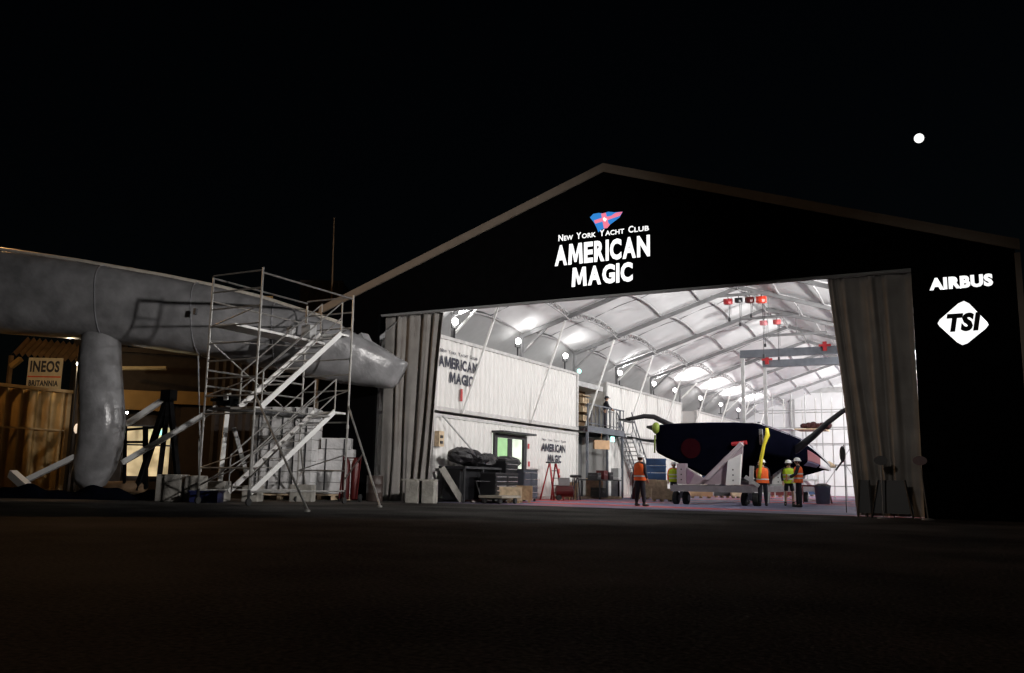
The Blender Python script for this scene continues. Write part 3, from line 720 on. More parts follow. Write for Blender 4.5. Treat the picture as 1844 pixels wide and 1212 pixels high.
# ------------------------------------------------------------------ gantry
gt = thing('gantry_crane', 'blue grey gantry crane with two high beams above the boat bow', 'crane', (-7, 52, 0))
bl = mat('gantry_blue', (.115,.125,.145), .5)
for y_, zt in ((50,8.27),(54.5,8.27)):
    xl = -12.0 if y_ == 50 else -11.75
    MB().bb((xl-.1,y_-.17,zt-.42),(-1.8,y_+.17,zt)).build('beam', bl, gt)
    MB().bb((xl-.09,y_-.09,.02),(xl+.09,y_+.09,zt-.425)).build('leg', steel_pale, gt)
    MB().bb((-2.2,y_-.1,.02),(-2.0,y_+.1,zt-.425)).build('leg', steel_pale, gt)
    MB().box((xl,y_,.02),(.5,.5,.04)).build('foot', steel_grey, gt)
for x_, y_ in ((-11.6,49.95),(-7.5,49.95)):
    if x_ < -8: x_, y_ = -11.55, 54.45
    MB().box((x_,y_-.22,8.3),(.62,.1,.12)).box((x_,y_-.22,8.25),(.2,.14,.5)).build('red_trolley', redp, gt)
# ------------------------------------------------------------------ chain hoists on bars
def hoist(p, m, size, label, drop, up):
    t = thing('chain_hoist', label, 'hoist', (p.x, p.y, p.z-size))
    MB().lathe((0,0,size*.25),[(.02,0),(size*.42,.02),(size*.5,size*.3),(size*.42,size*.6),(.02,size*.65)],10).box((0,0,size*.6),(size*.9,size*.5,size*.55)).build('motor_body', m, t, world=False)
    MB().bar((0,0,size*.85),(0,0,size+up),.035).build('hook', steel_dark, t, world=False)
    MB().bar((.05,0,size*.2),(.05,0,-drop),.022).bar((.12,0,size*.2),(.12,0,-drop*.6),.016).box((.05,0,-drop),(.09,.09,.16)).build('chain', steel_dark, t, world=False)
def bar3(px0, py0, px1, py1, Y, label):
    a, b = atY(px0,py0,Y), atY(px1,py1,Y); b.z = a.z = (a.z+b.z)/2
    m_ = MB().tube(a, b, .07, 8)
    for k in (0.03,.5,.97):
        q = a.lerp(b, k); m_.bar(q, V((q.x, q.y, rz_(q.x)+bow(Y)+.05)), .025)
    solo(m_, 'hoist_bar', steel_grey, label, 'bar'); return a.z
z1 = bar3(1280,533,1395,527,40,'grey tube under the roof carrying four chain hoists'); z2 = bar3(1330,574,1440,568,44,'grey tube under the roof carrying the two paler red hoists'); bar3(1380,603,1490,600,47,'grey tube under the roof just above the gantry, without hoists')
for px_, m_, s_, lb, dr_ in ((1311,redp,.42,'red chain hoist, leftmost on the four hoist tube',.6),(1330,blackp,.36,'black chain hoist between two red ones',.9),(1350,redd,.42,'dark red round chain hoist, third on the four hoist tube',.5),(1371,mat('orange_red',(.75,.06,.03),.4),.48,'bright red chain hoist, rightmost on the four hoist tube, with a long chain',2.3)):
    p = atY(px_,540,40); p.z = z1-.12; hoist(p, m_, s_, lb, dr_, .05)
for px_, m_, lb, dr_ in ((1375,mat('faded_pink',(.75,.25,.27),.5),'pale pink chain hoist on the lower tube',.9),(1399,mat('faded_red',(.6,.1,.1),.5),'faded red chain hoist on the lower tube',1.6)):
    p = atY(px_,580,44); p.z = z2-.12; hoist(p, m_, .38, lb, dr_, .05)
# ------------------------------------------------------------------ stair platform between the containers
sp_ = thing('stair_platform', 'grey steel landing and stairs between the first and second white containers', 'stairs', (-17.4, 42, 0))
px0, px1, py0, py1, pz = -18.5, -17.0, 39.55, 44.4, 3.46
MB().bb((px0,py0,pz-.06),(px1-.01,py1,pz)).build('deck', steel_dark, sp_)
m_ = MB().bb((px1-.01,py0,pz-.28),(px1+.03,py1,pz+.02)); m_.bb((px0,py1+.002,pz-.28),(px1+.03,py1+.05,pz+.02)); m_.build('edge_beam', bl, sp_)
for x_, y_ in ((px1-.05,py0+.1),(px1-.05,42.2),(px1-.05,py1-.1)): MB().bar((x_,y_,0),(x_,y_,pz-.29),.11).build('post', bl, sp_)
rl = MB(); 
for k in range(11):
    y_ = py0+.05+(py1-py0-.1)*k/10; rl.bar((px1,y_,pz+.03),(px1,y_,pz+1.05),.07 if k % 3 == 0 else .035)
rl.bar((px1,py0,pz+1.07),(px1,py1,pz+1.07),.06); rl.bar((px1,py0,pz+.15),(px1,py1,pz+.15),.04); rl.build('railing', bl, sp_)
a, b = V((-17.38,py1+.06,pz)), V((-17.38,47.7,.05))
for dx in (0,.8):
    MB().bar(a+V((dx,0,-.1)), b+V((dx,0,0)), .06, .26).build('stringer', steel_pale, sp_)
    h_ = MB(); h_.bar(a+V((dx,0,1.0)), b+V((dx,0,1.0)), .05)
    for k in range(6): q = (a+V((dx,0,0))).lerp(b+V((dx,0,0)), (k+.3)/6); h_.bar(q, q+V((0,0,1.0)), .035)
    h_.bar(a+V((dx,0,.5)), b+V((dx,0,.5)), .03); h_.build('handrail', bl, sp_)
for k in range(15): q = a.lerp(b, (k+.6)/15.5); MB().box(q+V((.4,0,0)), (.72,.24,.035)).build('step', steel_grey, sp_)
# wall panels filling the gap behind the platform
gp = thing('gap_cabin', 'dark doorway cabin with tan shelving at the back of the stair landing', 'cabin', (-19, 41.3, 0))
MB().bb((-19.6,39.6,pz+.02),(-19.5,43.0,5.9)).bb((-18.7,41.9,pz+.02),(-18.62,43.0,5.75)).build('back_panel', ochre2, gp)
MB().bb((-18.75,39.6,5.45),(-17.6,43.0,5.7)).build('lintel', steel_pale, gp)
MB().bb((-18.9,39.6,pz+.02),(-18.8,41.3,5.4)).build('dark_door', mat('dark_green', (.015,.03,.022), .4), gp)
MB().bb((-18.79,40.2,5.0),(-18.77,41.0,5.2)).build('lit_pane', mat('pale_green_glow', (.6,1,.6), .5, var=0, emis=.7), gp)
sh = MB()
for z_ in (3.9,4.35,4.8,5.2): sh.bb((-18.6,42.0,z_),(-18.3,42.95,z_+.04))
for z_ in (3.94,4.39,4.84): 
    for y_ in (42.1,42.4,42.7): sh.bb((-18.55,y_,z_),(-18.35,y_+.2,z_+.26))
sh.build('shelf', palew, gp)
MB().bb((-18.9,39.6,.01),(-18.8,43.0,3.1)).build('lower_panel', mat('grey_panel', (.12,.12,.125), .5), gp)
for k in range(3): MB().bb((-18.79,39.75+k*1.05,.1),(-18.76,40.7+k*1.05,2.2)).build('lower_door', mat('grey_door', (.17,.17,.17), .5), gp)
q = atX(1103,791,-17.1)
eb = MB().box(q, (.06,.42,.26)); solo(eb, 'exit_light', greenglow, 'small glowing pale green exit light under the stair landing', 'light')
q = atX(1083,801,-16.9)
solo(MB().box(q, (.12,.95,.44), axes(-.5)).bar(q+V((0,0,.15)), V((q.x,q.y,pz-.28)), .02), 'hanging_board', card, 'tan cardboard panel hanging below the stair landing', 'board')
q = atX(1108,664,-19); q = V((-17.6,39.9,6.15))
solo(MB().ell(q+V((0,0,.02)), (.1,.16,.12), 8, 6), 'bulkhead_light', greenglow, 'small pale bulkhead light above the dark doorway of the landing', 'light')
# ------------------------------------------------------------------ hall clutter
def toolchest(x, y, w_, d_, h_, label, nd=5, rz=math.pi/2, cols=2, m=blackp):
    t = thing('tool_chest', label, 'tool chest', (x,y,0), rz)
    MB().bb((-w_/2,-d_/2,.12),(w_/2,d_/2,h_)).build('body', m, t, world=False)
    MB().bb((-w_/2-.02,-d_/2-.02,h_+.003),(w_/2+.02,d_/2+.02,h_+.04)).build('top', steel_dark, t, world=False)
    cw = w_/cols; dh = (h_-.2)/nd
    for c in range(cols):
        for k in range(nd):
            x0 = -w_/2+c*cw+.02; z0 = .16+k*dh
            dd = MB().bb((x0,-d_/2-.022,z0),(x0+cw-.04,-d_/2-.003,z0+dh-.025)).build('drawer', m, t, world=False)
            MB().bb((x0+.05,-d_/2-.05,z0+dh-.075),(x0+cw-.09,-d_/2-.024,z0+dh-.045)).build('drawer_pull', silver, dd, world=False)
    for sx in (-1,1):
        for sy in (-1,1): MB().path([(sx*(w_/2-.08)-.02,sy*(d_/2-.08),.06),(sx*(w_/2-.08)+.02,sy*(d_/2-.08),.06)],.055,10).build('caster', rubber, t, world=False)
toolchest(-15.7,28.5,1.7,.6,1.02,'low black tool chest with bright drawer pulls in front of the black bags',5)
toolchest(-16.0,31.0,1.2,.6,1.2,'grey black tool chest below the glazed container door',4,cols=2,m=mat('slate_plastic',(.05,.055,.07),.4))
toolchest(-16.3,30.0,1.0,.6,1.5,'tall black tool cabinet with silver drawer pulls beside the glazed door',7,cols=1)
def lumps(x0, x1, y0, y1, z0, z1, n, seed):
    rnd = random.Random(seed); L = []
    for k in range(n):
        sx, sy, sz = rnd.uniform(.3,.55), rnd.uniform(.35,.7), rnd.uniform(.18,.32)
        L.append((rnd.uniform(x0,x1), y0+(y1-y0)*(k+.5)/n, rnd.uniform(z0,z1), sx, sy, sz))
    return L
bl_ = ['leftmost by the curtain','second from the curtain','with a raised flap, third from the curtain','in the middle of the row','right of the middle','next to last before the glazed door','beside the glazed door']
for k, (x, y, z, sx, sy, sz) in enumerate(lumps(-16.9,-16.5,26.9,30.8,1.42,1.55,7,5)):
    m_ = MB().ell((x,y,z+ (.12 if k < 2 else 0)),(sx,sy,sz),12,8)
    rnd = random.Random(k)
    m_.v = [p+V((rnd.uniform(-.05,.05),rnd.uniform(-.05,.05),rnd.uniform(-.04,.04))) for p in m_.v]
    o_ = solo(m_, 'black_bag', bagm, 'soft black bag heaped on the dark bench, '+bl_[k], 'bag', 'black bags on the bench')
bn = thing('work_bench', 'long dark bench stacked with black bags along the first container', 'bench', (-16.7,28.8,0))
MB().bb((-17.25,26.85,1.18),(-16.15,30.9,1.26)).build('bench_top', steel_dark, bn); MB().bb((-17.1,26.9,.1),(-16.4,30.8,1.17)).build('cupboard', blackp, bn)
for y_ in (26.9,28.2,29.5,30.8): MB().bar((-16.22,y_,0),(-16.22,y_,1.17),.07).build('leg', steel_dark, bn)
fl_ = thing('flat_trolley', 'low dark flat trolley with a pale edge on the ground before the black tool chest', 'trolley', (-14.9,27.0,0))
MB().bb((-15.5,26.7,.2),(-14.6,28.1,.28)).build('deck', mat('tan_edge', (.3,.27,.22), .6), fl_)
for x_ in (-15.35,-14.75):
    for y_ in (26.85,27.95): MB().path([(x_-.04,y_,.1),(x_+.04,y_,.1)],.1,12).build('wheel', rubber, fl_)
MB().path([(-15.45,26.72,.29),(-15.6,26.65,.75),(-15.6,28.0,.75),(-15.45,28.05,.29)],.018,6).build('handle', steel_dark, fl_)
solo(MB().bar((-16.3,26.95,.05),(-16.9,26.5,1.2),.03,.22).bar((-15.75,27.2,.05),(-15.9,26.9,.06),.05), 'leaning_board', concrete, 'pale grey board leaning between the curtain and the black bench', 'board')
solo(MB().tube((-17.25,27.0,3.05),(-16.5,28.1,1.75),.035,8), 'slanted_pole', steel_pale, 'thin grey pole slanting down the lower container wall to the black bags', 'pole')
# fire point box on post near curtain
wb = thing('wall_box', 'small tan box with switches on the container wall beside the left curtain', 'box', (-17.4,26.95,1.9))
MB().bb((-17.44,26.82,1.95),(-17.25,27.15,2.5)).build('box_body', palew, wb)
for z_ in (2.05,2.25): MB().bb((-17.25,26.9,z_),(-17.22,27.05,z_+.1)).build('switch', steel_dark, wb)
def crate(c, s, m, label, name='crate', rz=0, cat='crate', parts=True, group=None):
    t = thing(name, label, cat, c, rz, group); w_, d_, h_ = s
    b = MB(); b.bb((-w_/2,-d_/2,.10 if parts else 0),(w_/2,d_/2,h_)); b.build('body', m, t, world=False)
    if parts:
        r_ = MB()
        for sx in (-1,1):
            r_.bb((sx*w_/2-.03*(1 if sx > 0 else 1), -d_/2-.02, .1),(sx*w_/2+.03, -d_/2+.04, h_+.02))
        r_.bb((-w_/2+.035,-d_/2-.02,h_-.08),(w_/2-.035,-d_/2-.002,h_+.02)); r_.build('batten', m, t, world=False)
        s_ = MB()
        for x_ in (-w_*.38,0,w_*.38): s_.bb((x_-.05,-d_/2,0),(x_+.05,d_/2,.098))
        s_.build('runner', wood, t, world=False)
    return t
P = gr
for px_, py_, w_, h_, m_, lb in ((917,906,.85,.55,palew,'pale wooden crate below the grey tool chest, left one'),(938,905,.8,.6,wood,'brown wooden crate below the grey tool chest, right one'),(965,898,.7,.75,wood,'brown crate under the red stepladder'),(1012,897,.75,.95,palew,'tan crate stack beside the black stool by the small lettering'),(1163,899,.95,.95,palew,'low wooden crate under the blue crates'),):
    p = P(px_,py_); 
    if p.x < -17: p.x = -16.7
    crate((p.x,p.y,0),(w_,.7,h_),m_,lb,rz=.45)
for k in range(3):
    p = P(1175,897); q = V((p.x+.3,p.y,.98+k*.36)); t = crate((-15.3,44.6,.96+k*.37),(1.0,.8,.35),bluep,['bottom blue plastic crate on the wooden crate behind the walking person','middle blue plastic crate on the wooden crate behind the walking person','top blue plastic crate on the wooden crate behind the walking person'][k],name='plastic_crate',rz=.3,parts=False,group='stacked blue crates')
    MB().bb((-.52,-.42,.28),(.52,.42,.34)).build('rim', mat('blue_rim',(.018,.06,.16),.5), t, world=False)
t = crate((-15.3,44.6,0),(1.1,.85,.94),palew,'wooden crate supporting the blue plastic crates',rz=.3)
# red stepladder
sl = thing('step_ladder', 'red stepladder standing below the small lettering', 'ladder', (-16.6,34.9,0), math.radians(75))
for sx in (-1,1):
    MB().bar((sx*.32,-.35,0),(sx*.2,0,1.55),.06).build('front_rail', redp, sl, world=False); MB().bar((sx*.36,.4,0),(sx*.2,.04,1.55),.05).build('rear_rail', redp, sl, world=False)
MB().bb((-.3,-.1,1.56),(.3,.15,1.62)).build('top_cap', steel_dark, sl, world=False)
for k in range(4): MB().box((0,-.35+.35*(k+1)/5,.31*(k+1)),(.5-.04*k,.1,.03)).build('tread', steel_dark, sl, world=False)
# red hose reel / compressor
cp = thing('compressor', 'dark red and grey machine on wheels beside the stepladder', 'machine', (-15.9,34.6,0), .5)
MB().path([(-.4,0,.4),(-.34,0,.4),(.34,0,.4),(.4,0,.4)],[.1,.24,.24,.1],14).build('tank', redd, cp, world=False); MB().bb((-.25,-.15,.62),(.2,.18,.95)).build('motor', steel_grey, cp, world=False)
for sy in (-1,1): MB().path([(-.25,sy*.2-.03,.12),(-.25,sy*.2+.03,.12)],.12,12).build('wheel', rubber, cp, world=False)
MB().path([(.35,-.15,.5),(.55,-.15,1.0),(.55,.15,1.0),(.35,.15,.5)],.02,6).build('handle', steel_dark, cp, world=False)
# black stool / bin
st_ = thing('shop_stool', 'black padded stool with dark legs near the small lettering', 'stool', (-16.2,36.4,0))
MB().lathe((0,0,.95),[(.05,0),(.26,.03),(.27,.1),(.22,.14),(.02,.15)],14).build('seat', blackp, st_, world=False)
for k in range(4): a_ = k*1.571+.78; MB().tube((.22*math.cos(a_),.22*math.sin(a_),0),(.12*math.cos(a_),.12*math.sin(a_),.95),.025,6).build('leg', steel_dark, st_, world=False)
# far bench under the landing
b2 = thing('dark_table', 'dark steel table with clutter under the stair landing', 'table', (-16.4,40.0,0))
MB().bb((-17.0,38.6,.86),(-15.9,41.2,.92)).build('tabletop', steel_dark, b2)
for x_ in (-16.9,-16.0):
    for y_ in (38.7,41.1): MB().bar((x_,y_,0),(x_,y_,.855),.07).build('leg', steel_dark, b2)
MB().bb((-16.9,38.9,.1),(-16.1,40.9,.14)).build('lower_shelf', steel_dark, b2)
for k, (x, y, z, a_, b_, c_, m_, lb) in enumerate(((-16.4,39.0,.923,.5,.4,.3,steel_dark,'dark case at the left on the steel table'),(-16.3,39.7,.923,.4,.5,.42,redd,'dark red case in the middle of the steel table'),(-16.4,40.5,.923,.5,.5,.35,blackp,'black case at the right on the steel table'),(-16.4,39.5,.143,.5,.7,.4,blackp,'black box on the lower shelf of the steel table'))):
    t = thing('tool_case', lb, 'case', (x,y,z)); MB().bb((-a_/2,-b_/2,0),(a_/2,b_/2,c_*.6)).build('case_body', m_, t, world=False); MB().bb((-a_/2,-b_/2,c_*.6+.004),(a_/2,b_/2,c_)).build('lid', m_, t, world=False); MB().path([(a_/2,-.08,c_*.5),(a_/2+.05,-.06,c_*.5),(a_/2+.05,.06,c_*.5),(a_/2,.08,c_*.5)],.012,6).build('handle', silver, t, world=False)
solo(MB().bb((-17.0,42.6,0),(-16.6,43.0,1.0)).bb((-17.0,42.6,1.05),(-16.6,43.0,1.5)).bb((-16.98,42.62,1.01),(-16.62,42.98,1.04)), 'grey_cabinet', steel_pale, 'narrow pale cabinet standing under the stair landing', 'cabinet')
# camera tripod-like stand and red stand
tp = thing('tripod_stand', 'thin silver tripod standing in front of the stairs', 'stand', (-15.4,41.9,0))
for k in range(3): a_ = k*2.094+.3; MB().tube((0,0,1.25),(.5*math.cos(a_),.5*math.sin(a_),0),.022,6).build('leg', silver, tp, world=False)
MB().bb((-.1,-.1,1.26),(.1,.1,1.45)).build('head', blackp, tp, world=False)
rs = thing('gas_cylinder', 'red gas cylinder behind the walking person in the orange vest', 'cylinder', (-15.2,42.6,0))
MB().lathe((0,0,0),[(.13,0),(.14,.03),(.14,1.15),(.10,1.28),(.04,1.34),(.04,1.42)],14).build('body', redd, rs, world=False, smooth=True); MB().box((0,0,1.45),(.1,.06,.06)).build('valve', silver, rs, world=False)
rs2 = dup(rs, (-15.6,42.2,0), label='red gas cylinder beside the thin silver tripod')
rs2['group'] = rs['group'] = 'red gas cylinders'
# low kerb boards on floor in front of clutter
for k, (xa, xb, lb) in enumerate(((995,1040,'pale timber plank on the floor, left one near the stool'),(1045,1118,'pale timber plank on the floor, right one near the tripod'))):
    a, b = P(xa,899), P(xb,899); solo(MB().bar(a+V((0,0,.07)), b+V((0,0,.07)), .14, .12), 'timber_plank', palew, lb, 'plank')
# items beyond the cradle, between wheels
sh = thing('storage_rack', 'low rack of boxes seen between the cradle wheels', 'rack', (-14,56,0))
for z_ in (.35,.95): MB().bb((-16.3,55.6,z_),(-12.0,56.2,z_+.05)).build('shelf', steel_pale, sh)
for x_ in (-16.25,-14.2,-12.05): MB().bar((x_,55.65,0),(x_,55.65,1.5),.06).build('upright', steel_pale, sh)
rnd = random.Random(3); cols = [palew, steel_dark, white_gloss, bluep, wood, redd, card, steel_pale]
nm = ['tan','black','white','blue','brown','dark red','cardboard','grey']
k = 0; x = -16.1
while x < -12.3:
    wv = rnd.uniform(.25,.5); j = k % 8
    for z_ in (.403,1.003):
        if k < 8:
            jj = (j+(3 if z_ > .5 else 0)) % 8
            t = thing('storage_box', '%s box on the %s shelf of the low rack seen under the boat' % (nm[jj], 'upper' if z_ > .5 else 'lower'), 'box', (x+wv/2,55.85,z_)); hh = rnd.uniform(.2,.42)
            MB().bb((-wv/2+.02,-.2,0),(wv/2-.02,.2,hh)).build('box_body', cols[jj], t, world=False); MB().bb((-wv/2+.01,-.21,hh+.003),(wv/2-.01,.21,hh+.04)).build('lid', cols[jj], t, world=False)
    x += wv+.06; k += 1
for px_, py_, w_, h_, m_, lb in ((1192,903,.9,.55,palew,'tan wooden box beside the left cradle wheels'),(1262,897,1.2,.5,card,'cardboard box on the floor far under the boat'),(1300,896,.9,.45,steel_dark,'dark box on the floor far under the boat, left of the middle'),(1330,897,.8,.5,palew,'tan box on the floor far under the boat'),(1405,895,1.3,.4,redd,'dark red box behind the group of people'),(1450,893,1.4,.5,bluep,'blue box behind the people on the right')):
    p = P(px_,py_); crate((p.x,p.y,0),(w_,.8,h_),m_,lb,rz=.4,name='floor_box',cat='box')
# trestles behind the people
def trestle(x, y, rz, label, m=steel_pale, L=1.4, h_=.8):
    t = thing('trestle', label, 'trestle', (x,y,0), rz, 'trestles behind the people')
    MB().bar((-L/2,0,h_),(L/2,0,h_),.08).build('beam', m, t, world=False)
    for sx in (-1,1):
        for sy in (-1,1): MB().bar((sx*L*.42,0,h_-.05),(sx*L*.46,sy*.3,0),.05).build('leg', m, t, world=False)
trestle(-8.3,41.5,.1,'grey trestle behind the person in the orange vest with the strap'); trestle(-7.3,44.0,.4,'grey trestle between the two people on the right',redd)
trestle(-8.8,48.5,.2,'white trestle under the bow of the boat',steel_white,1.8,1.1)
bs = thing('bow_stand', 'pale pink angled stand propping the bow of the boat', 'stand', (-8.7,50,0))
MB().bar((-9.4,50,1.7),(-7.9,50,.1),.3,.14).build('inclined_plate', pinkish, bs); MB().bar((-9.4,50,.1),(-8.6,50,1.9),.12).build('strut', steel_pale, bs); MB().bb((-9.6,49.8,0),(-7.6,50.2,.09)).build('base', steel_pale, bs)
bn_ = thing('waste_bin', 'blue grey round waste bin near the right curtain', 'bin', (-6.75,42.5,0))
MB().lathe((0,0,0),[(.27,0),(.30,.04),(.35,.72),(.37,.74),(.37,.78),(.33,.78),(.30,.1)],18).build('body', bluegrey, bn_, world=False, smooth=True)
MB().lathe((0,0,.72),[(.33,0),(.36,.1),(.2,.18),(.02,.2)],12).build('bin_liner', bagm, bn_, world=False)
# ------------------------------------------------------------------ inner scaffold at the back right
isc = thing('work_scaffold', 'pale tube scaffold with plank decks behind the bow of the boat', 'scaffold', (-8.5,58.5,0))
fn = lambda px_, Y: atY(px_,800,Y).x
xsn = [fn(q,58) for q in (1361,1393,1427,1452,1482)] + [-7.8,-6.6]
for x_ in xsn:
    MB().tube((x_,58,0),(x_,58,6.6),.03,6).build('standard', steel_pale, isc); MB().tube((x_+.3,60,0),(x_+.3,60,6.4),.03,6).build('standard', steel_white, isc)
for z_ in (.8,2.1,3.4,4.4,5.5):
    MB().tube((xsn[0]-.2,58,z_),(xsn[-1]+.3,58,z_),.03,6).build('ledger', steel_pale, isc); MB().tube((xsn[0]-.2,60,z_),(xsn[-1]+.6,60,z_),.03,6).build('ledger', steel_pale, isc)
m_ = MB()
for a_, b_, z0, z1_ in ((0,1,.8,3.4),(3,5,3.4,5.5),(4,6,.8,4.4),(5,6,2.1,.1)): m_.tube((xsn[a_],57.96,z0),(xsn[b_],57.96,z1_),.025,6)
m_.build('diagonal_brace', steel_pale, isc)
q0, q1 = atY(1428,771,57), atY(1482,766,57)
MB().bb((q0.x,57.4,q0.z-.08),(q1.x,59.6,q0.z)).build('plank_deck', palew, isc)
MB().bb((xsn[0]-.1,57.8,4.3),(xsn[2],59.7,4.38)).build('plank_deck', white_gloss, isc)
m_ = MB()
for k in range(6):
    m_.ell((q0.x+.5+k*.28,58,q0.z+.2),(.26,.3,.16+.05*(k % 3)),10,6)
solo(m_, 'heaped_cloth', mat('maroon_cloth', (.05,.012,.012), .9), 'heap of dark maroon cloth on the plank deck of the inner scaffold', 'cloth')
solo(MB().bb((-13.9,78.8,0),(-13.2,79.3,1.9)).bb((-13.0,78.8,0),(-12.1,79.3,1.3)), 'back_cupboard', white_gloss, 'white cupboards against the back wall of the hall behind the scaffold', 'cupboard')
tr = MB(); 
for px_, a_ in ((1517,648),): 
    q = atY(1519,815,30)
q = atY(1517,818,29.5)
solo(MB().ell(q,(.09,.09,.26),8,6).bar(q+V((0,0,-.2)),q+V((-.22,0,-.5)),.05).tube((q.x+.05,29.5,0),(q.x+.05,29.5,q.z+.3),.014,6), 'hose_post', steel_dark, 'thin post with dark hose hung on it just inside the right curtain', 'post')
# ------------------------------------------------------------------ in front of the right curtain
def easel(px_, label, w_=.62, h_=.98, Y=25.4):
    x = atY(px_,900,Y).x
    t = thing('barrier_board', label, 'barrier', (x,Y,0), 0, 'black boards before the right curtain')
    MB().prism([(-w_/2,-.03,.12),(w_/2,-.03,.12),(w_/2*.62,.12,h_),(-w_/2*.62,.12,h_)],(0,.03,0)).build('panel', blackp, t, world=False)
    MB().bar((-w_/2+.03,-.05,0),(-w_/2*.62,.1,h_),.04).bar((w_/2-.03,-.05,0),(w_/2*.62,.1,h_),.04).bar((0,.45,0),(0,.17,h_*.9),.03).build('frame', steel_dark, t, world=False)
easel(1557,'narrow black board leaning before the right curtain, nearest the doorway',.4)
easel(1606,'wide black board leaning before the right curtain, next to the black wall',1.05,.98)
for px_, lb, dx in ((1575,'dark round paddle sign on a thin pole before the right curtain, left one',-.12),(1645,'dark red round paddle sign on a thin pole before the right curtain, right one',.0)):
    q = atY(px_,831,25.0); t = thing('paddle_sign', lb, 'sign', (q.x+.15,25.0,0))
    MB().tube((.12+dx,0,0),(0,0,1.35),.018,6).lathe((.12+dx,0,0),[(.16,0),(.15,.03),(.03,.05)],12).build('pole', steel_grey, t, world=False)
    pts = [V((.17*math.cos(a),-.01,1.48+.12*math.sin(a))) for a in [2*math.pi*k/16 for k in range(16)]]
    MB().prism(pts,(0,.02,0)).build('disc', redd if px_ > 1600 else steel_dark, t, world=False)
# ------------------------------------------------------------------ concrete blocks at the left curtain and in the yard
def block(c, s, rz, label, m=concrete):
    w_, d_, h_ = s; mb = MB(); ax = axes(rz); c = V(c)
    mb.box(c+V((0,0,h_/2+.0)), (w_,d_,h_), ax)
    o_ = solo(mb, 'concrete_block', m, label, 'block', 'concrete ballast blocks')
    bv = o_.modifiers.new('b', 'BEVEL'); bv.width = .03; bv.segments = 2
    return o_
block((-16.95,24.9,0),(.44,.6,.74),.35,'concrete block at the foot of the left curtain, left one with a gap beside it'); block((-16.45,25.1,0),(.42,.6,.74),.35,'concrete block at the foot of the left curtain, right one nearest the doorway')
solo(MB().box((-16.8,25.0,.765),(1.15,.5,.05),axes(.35)), 'block_cap', concrete, 'thin slab lying across the two blocks at the left curtain', 'slab')
# ------------------------------------------------------------------ the wrapped hull in the yard
wh = thing('wrapped_hull', 'long boat hull tightly wrapped in grey plastic, tip pointing at the hall', 'boat', tuple(at(300,870,30).xy)+(0,))
ST = [(-260,408,570,29.0),(-120,430,586,29.2),(0,452,600,29.5),(150,474,610,29.8),(300,500,632,30.1),(400,520,647,30.3),(480,540,664,30.6),(560,566,680,30.8),(620,586,691,31.0),(646,604,694,31.0),(690,628,699,31.1),(716,643,699,31.15),(734,653,692,31.2)]
def hullring(px_, yt, yb, d, k):
    t, b = at(px_-(3 if k < 9 else 0), yt, d), at(px_+(0 if k < 10 else -(px_-690)*.45), yb, d); c = (t+b)/2; hh = (t-b)/2; wd = 1.15*min(1, 1.15*hh.length/1.3)
    side = Rv.cross(Z_); side = V((-Fv.x,-Fv.y,0)).normalized()
    L = []
    for j in range(28):
        a = 2*math.pi*j/28; ca, sa = math.cos(a), math.sin(a)
        e_ = .72 if k < 9 else .6
        L.append(c + hh*(abs(sa)**e_*(1 if sa > 0 else -1)) + side*(wd*abs(ca)**e_*(1 if ca > 0 else -1)))
    return L
h = MB(); rr = []
for i in range(len(ST)-1):
    sub = 3 if i < 7 else 2
    for q in range(sub):
        t_ = q/sub; rr.append([a*(1-t_)+b*t_ for a, b in zip(ST[i], ST[i+1])]+[i+t_])
rr.append(list(ST[-1])+[12])
for s5 in rr: h.v += hullring(*s5)
n = 28
for i in range(len(rr)-1):
    for j in range(n): a = i*n+j; b = i*n+(j+1) % n; h.f.append((a,b,b+n,a+n))
h.f.append(tuple(range(n))); h.f.append(tuple((len(rr)-1)*n+j for j in range(n)))
rnd = random.Random(11)
h.build('wrapped_body', wrap, wh, smooth=True)
tape = mat('seam_tape', (.29,.29,.31), .3)
for i5 in (4, 10, 14, 19):
    if i5 < len(rr):
        rg5 = [p for p in hullring(*rr[i5])]; cc = sum(rg5, V((0,0,0)))/len(rg5); rg5 = [cc+(p-cc)*1.012 for p in rg5]
        MB().path(rg5+[rg5[0]], .018, 5).build('seam_tape', tape, wh)
edge = []
for k5, s5 in enumerate([q5 for q5 in rr if q5[4] <= 8]): rg5 = hullring(*s5); edge.append(rg5[6]*.6+rg5[7]*.4+V((0,0,.03)))
MB().path(edge, .085, 8).build('rim_light_strip', mat('rim_light_tone',(.55,.50,.43),.5), wh)  # pale strip added along the hull top to catch the warm rim light
# fin-like folds at the tip and pointed foot bracket
MB().prism([at(640,606,30.6),at(650,599,30.6),at(657,612,30.6),at(690,632,30.7),at(660,628,30.6)], (.05,.35,0)).build('wrap_peak', wrap, wh)
# appendage
ap = []
for px_, py_, r_, d in ((186,570,.55,30.0),(182,612,.62,29.5),(180,650,.66,29.1),(182,710,.68,28.7),(184,760,.71,28.5),(180,800,.70,28.5),(171,836,.66,28.5),(160,864,.54,28.5),(153,877,.32,28.5)): ap.append((at(px_,py_,d), r_))
apm = MB().path([p for p, _ in ap], [r_*1.0 for _, r_ in ap], 28, .8)
apm.build('wrapped_foil', wrap, wh, smooth=True)
for px_, py_ in ((352,561),): MB().box(at(px_,py_,28.7),(.1,.1,.2)).build('lift_eye', steel_dark, wh)
MB().bar(at(357,640,29.2),at(360,790,29.2),.03).bar(at(360,790,29.2),at(360,850,29.2),.08).build('hanging_line', steel_pale, wh)
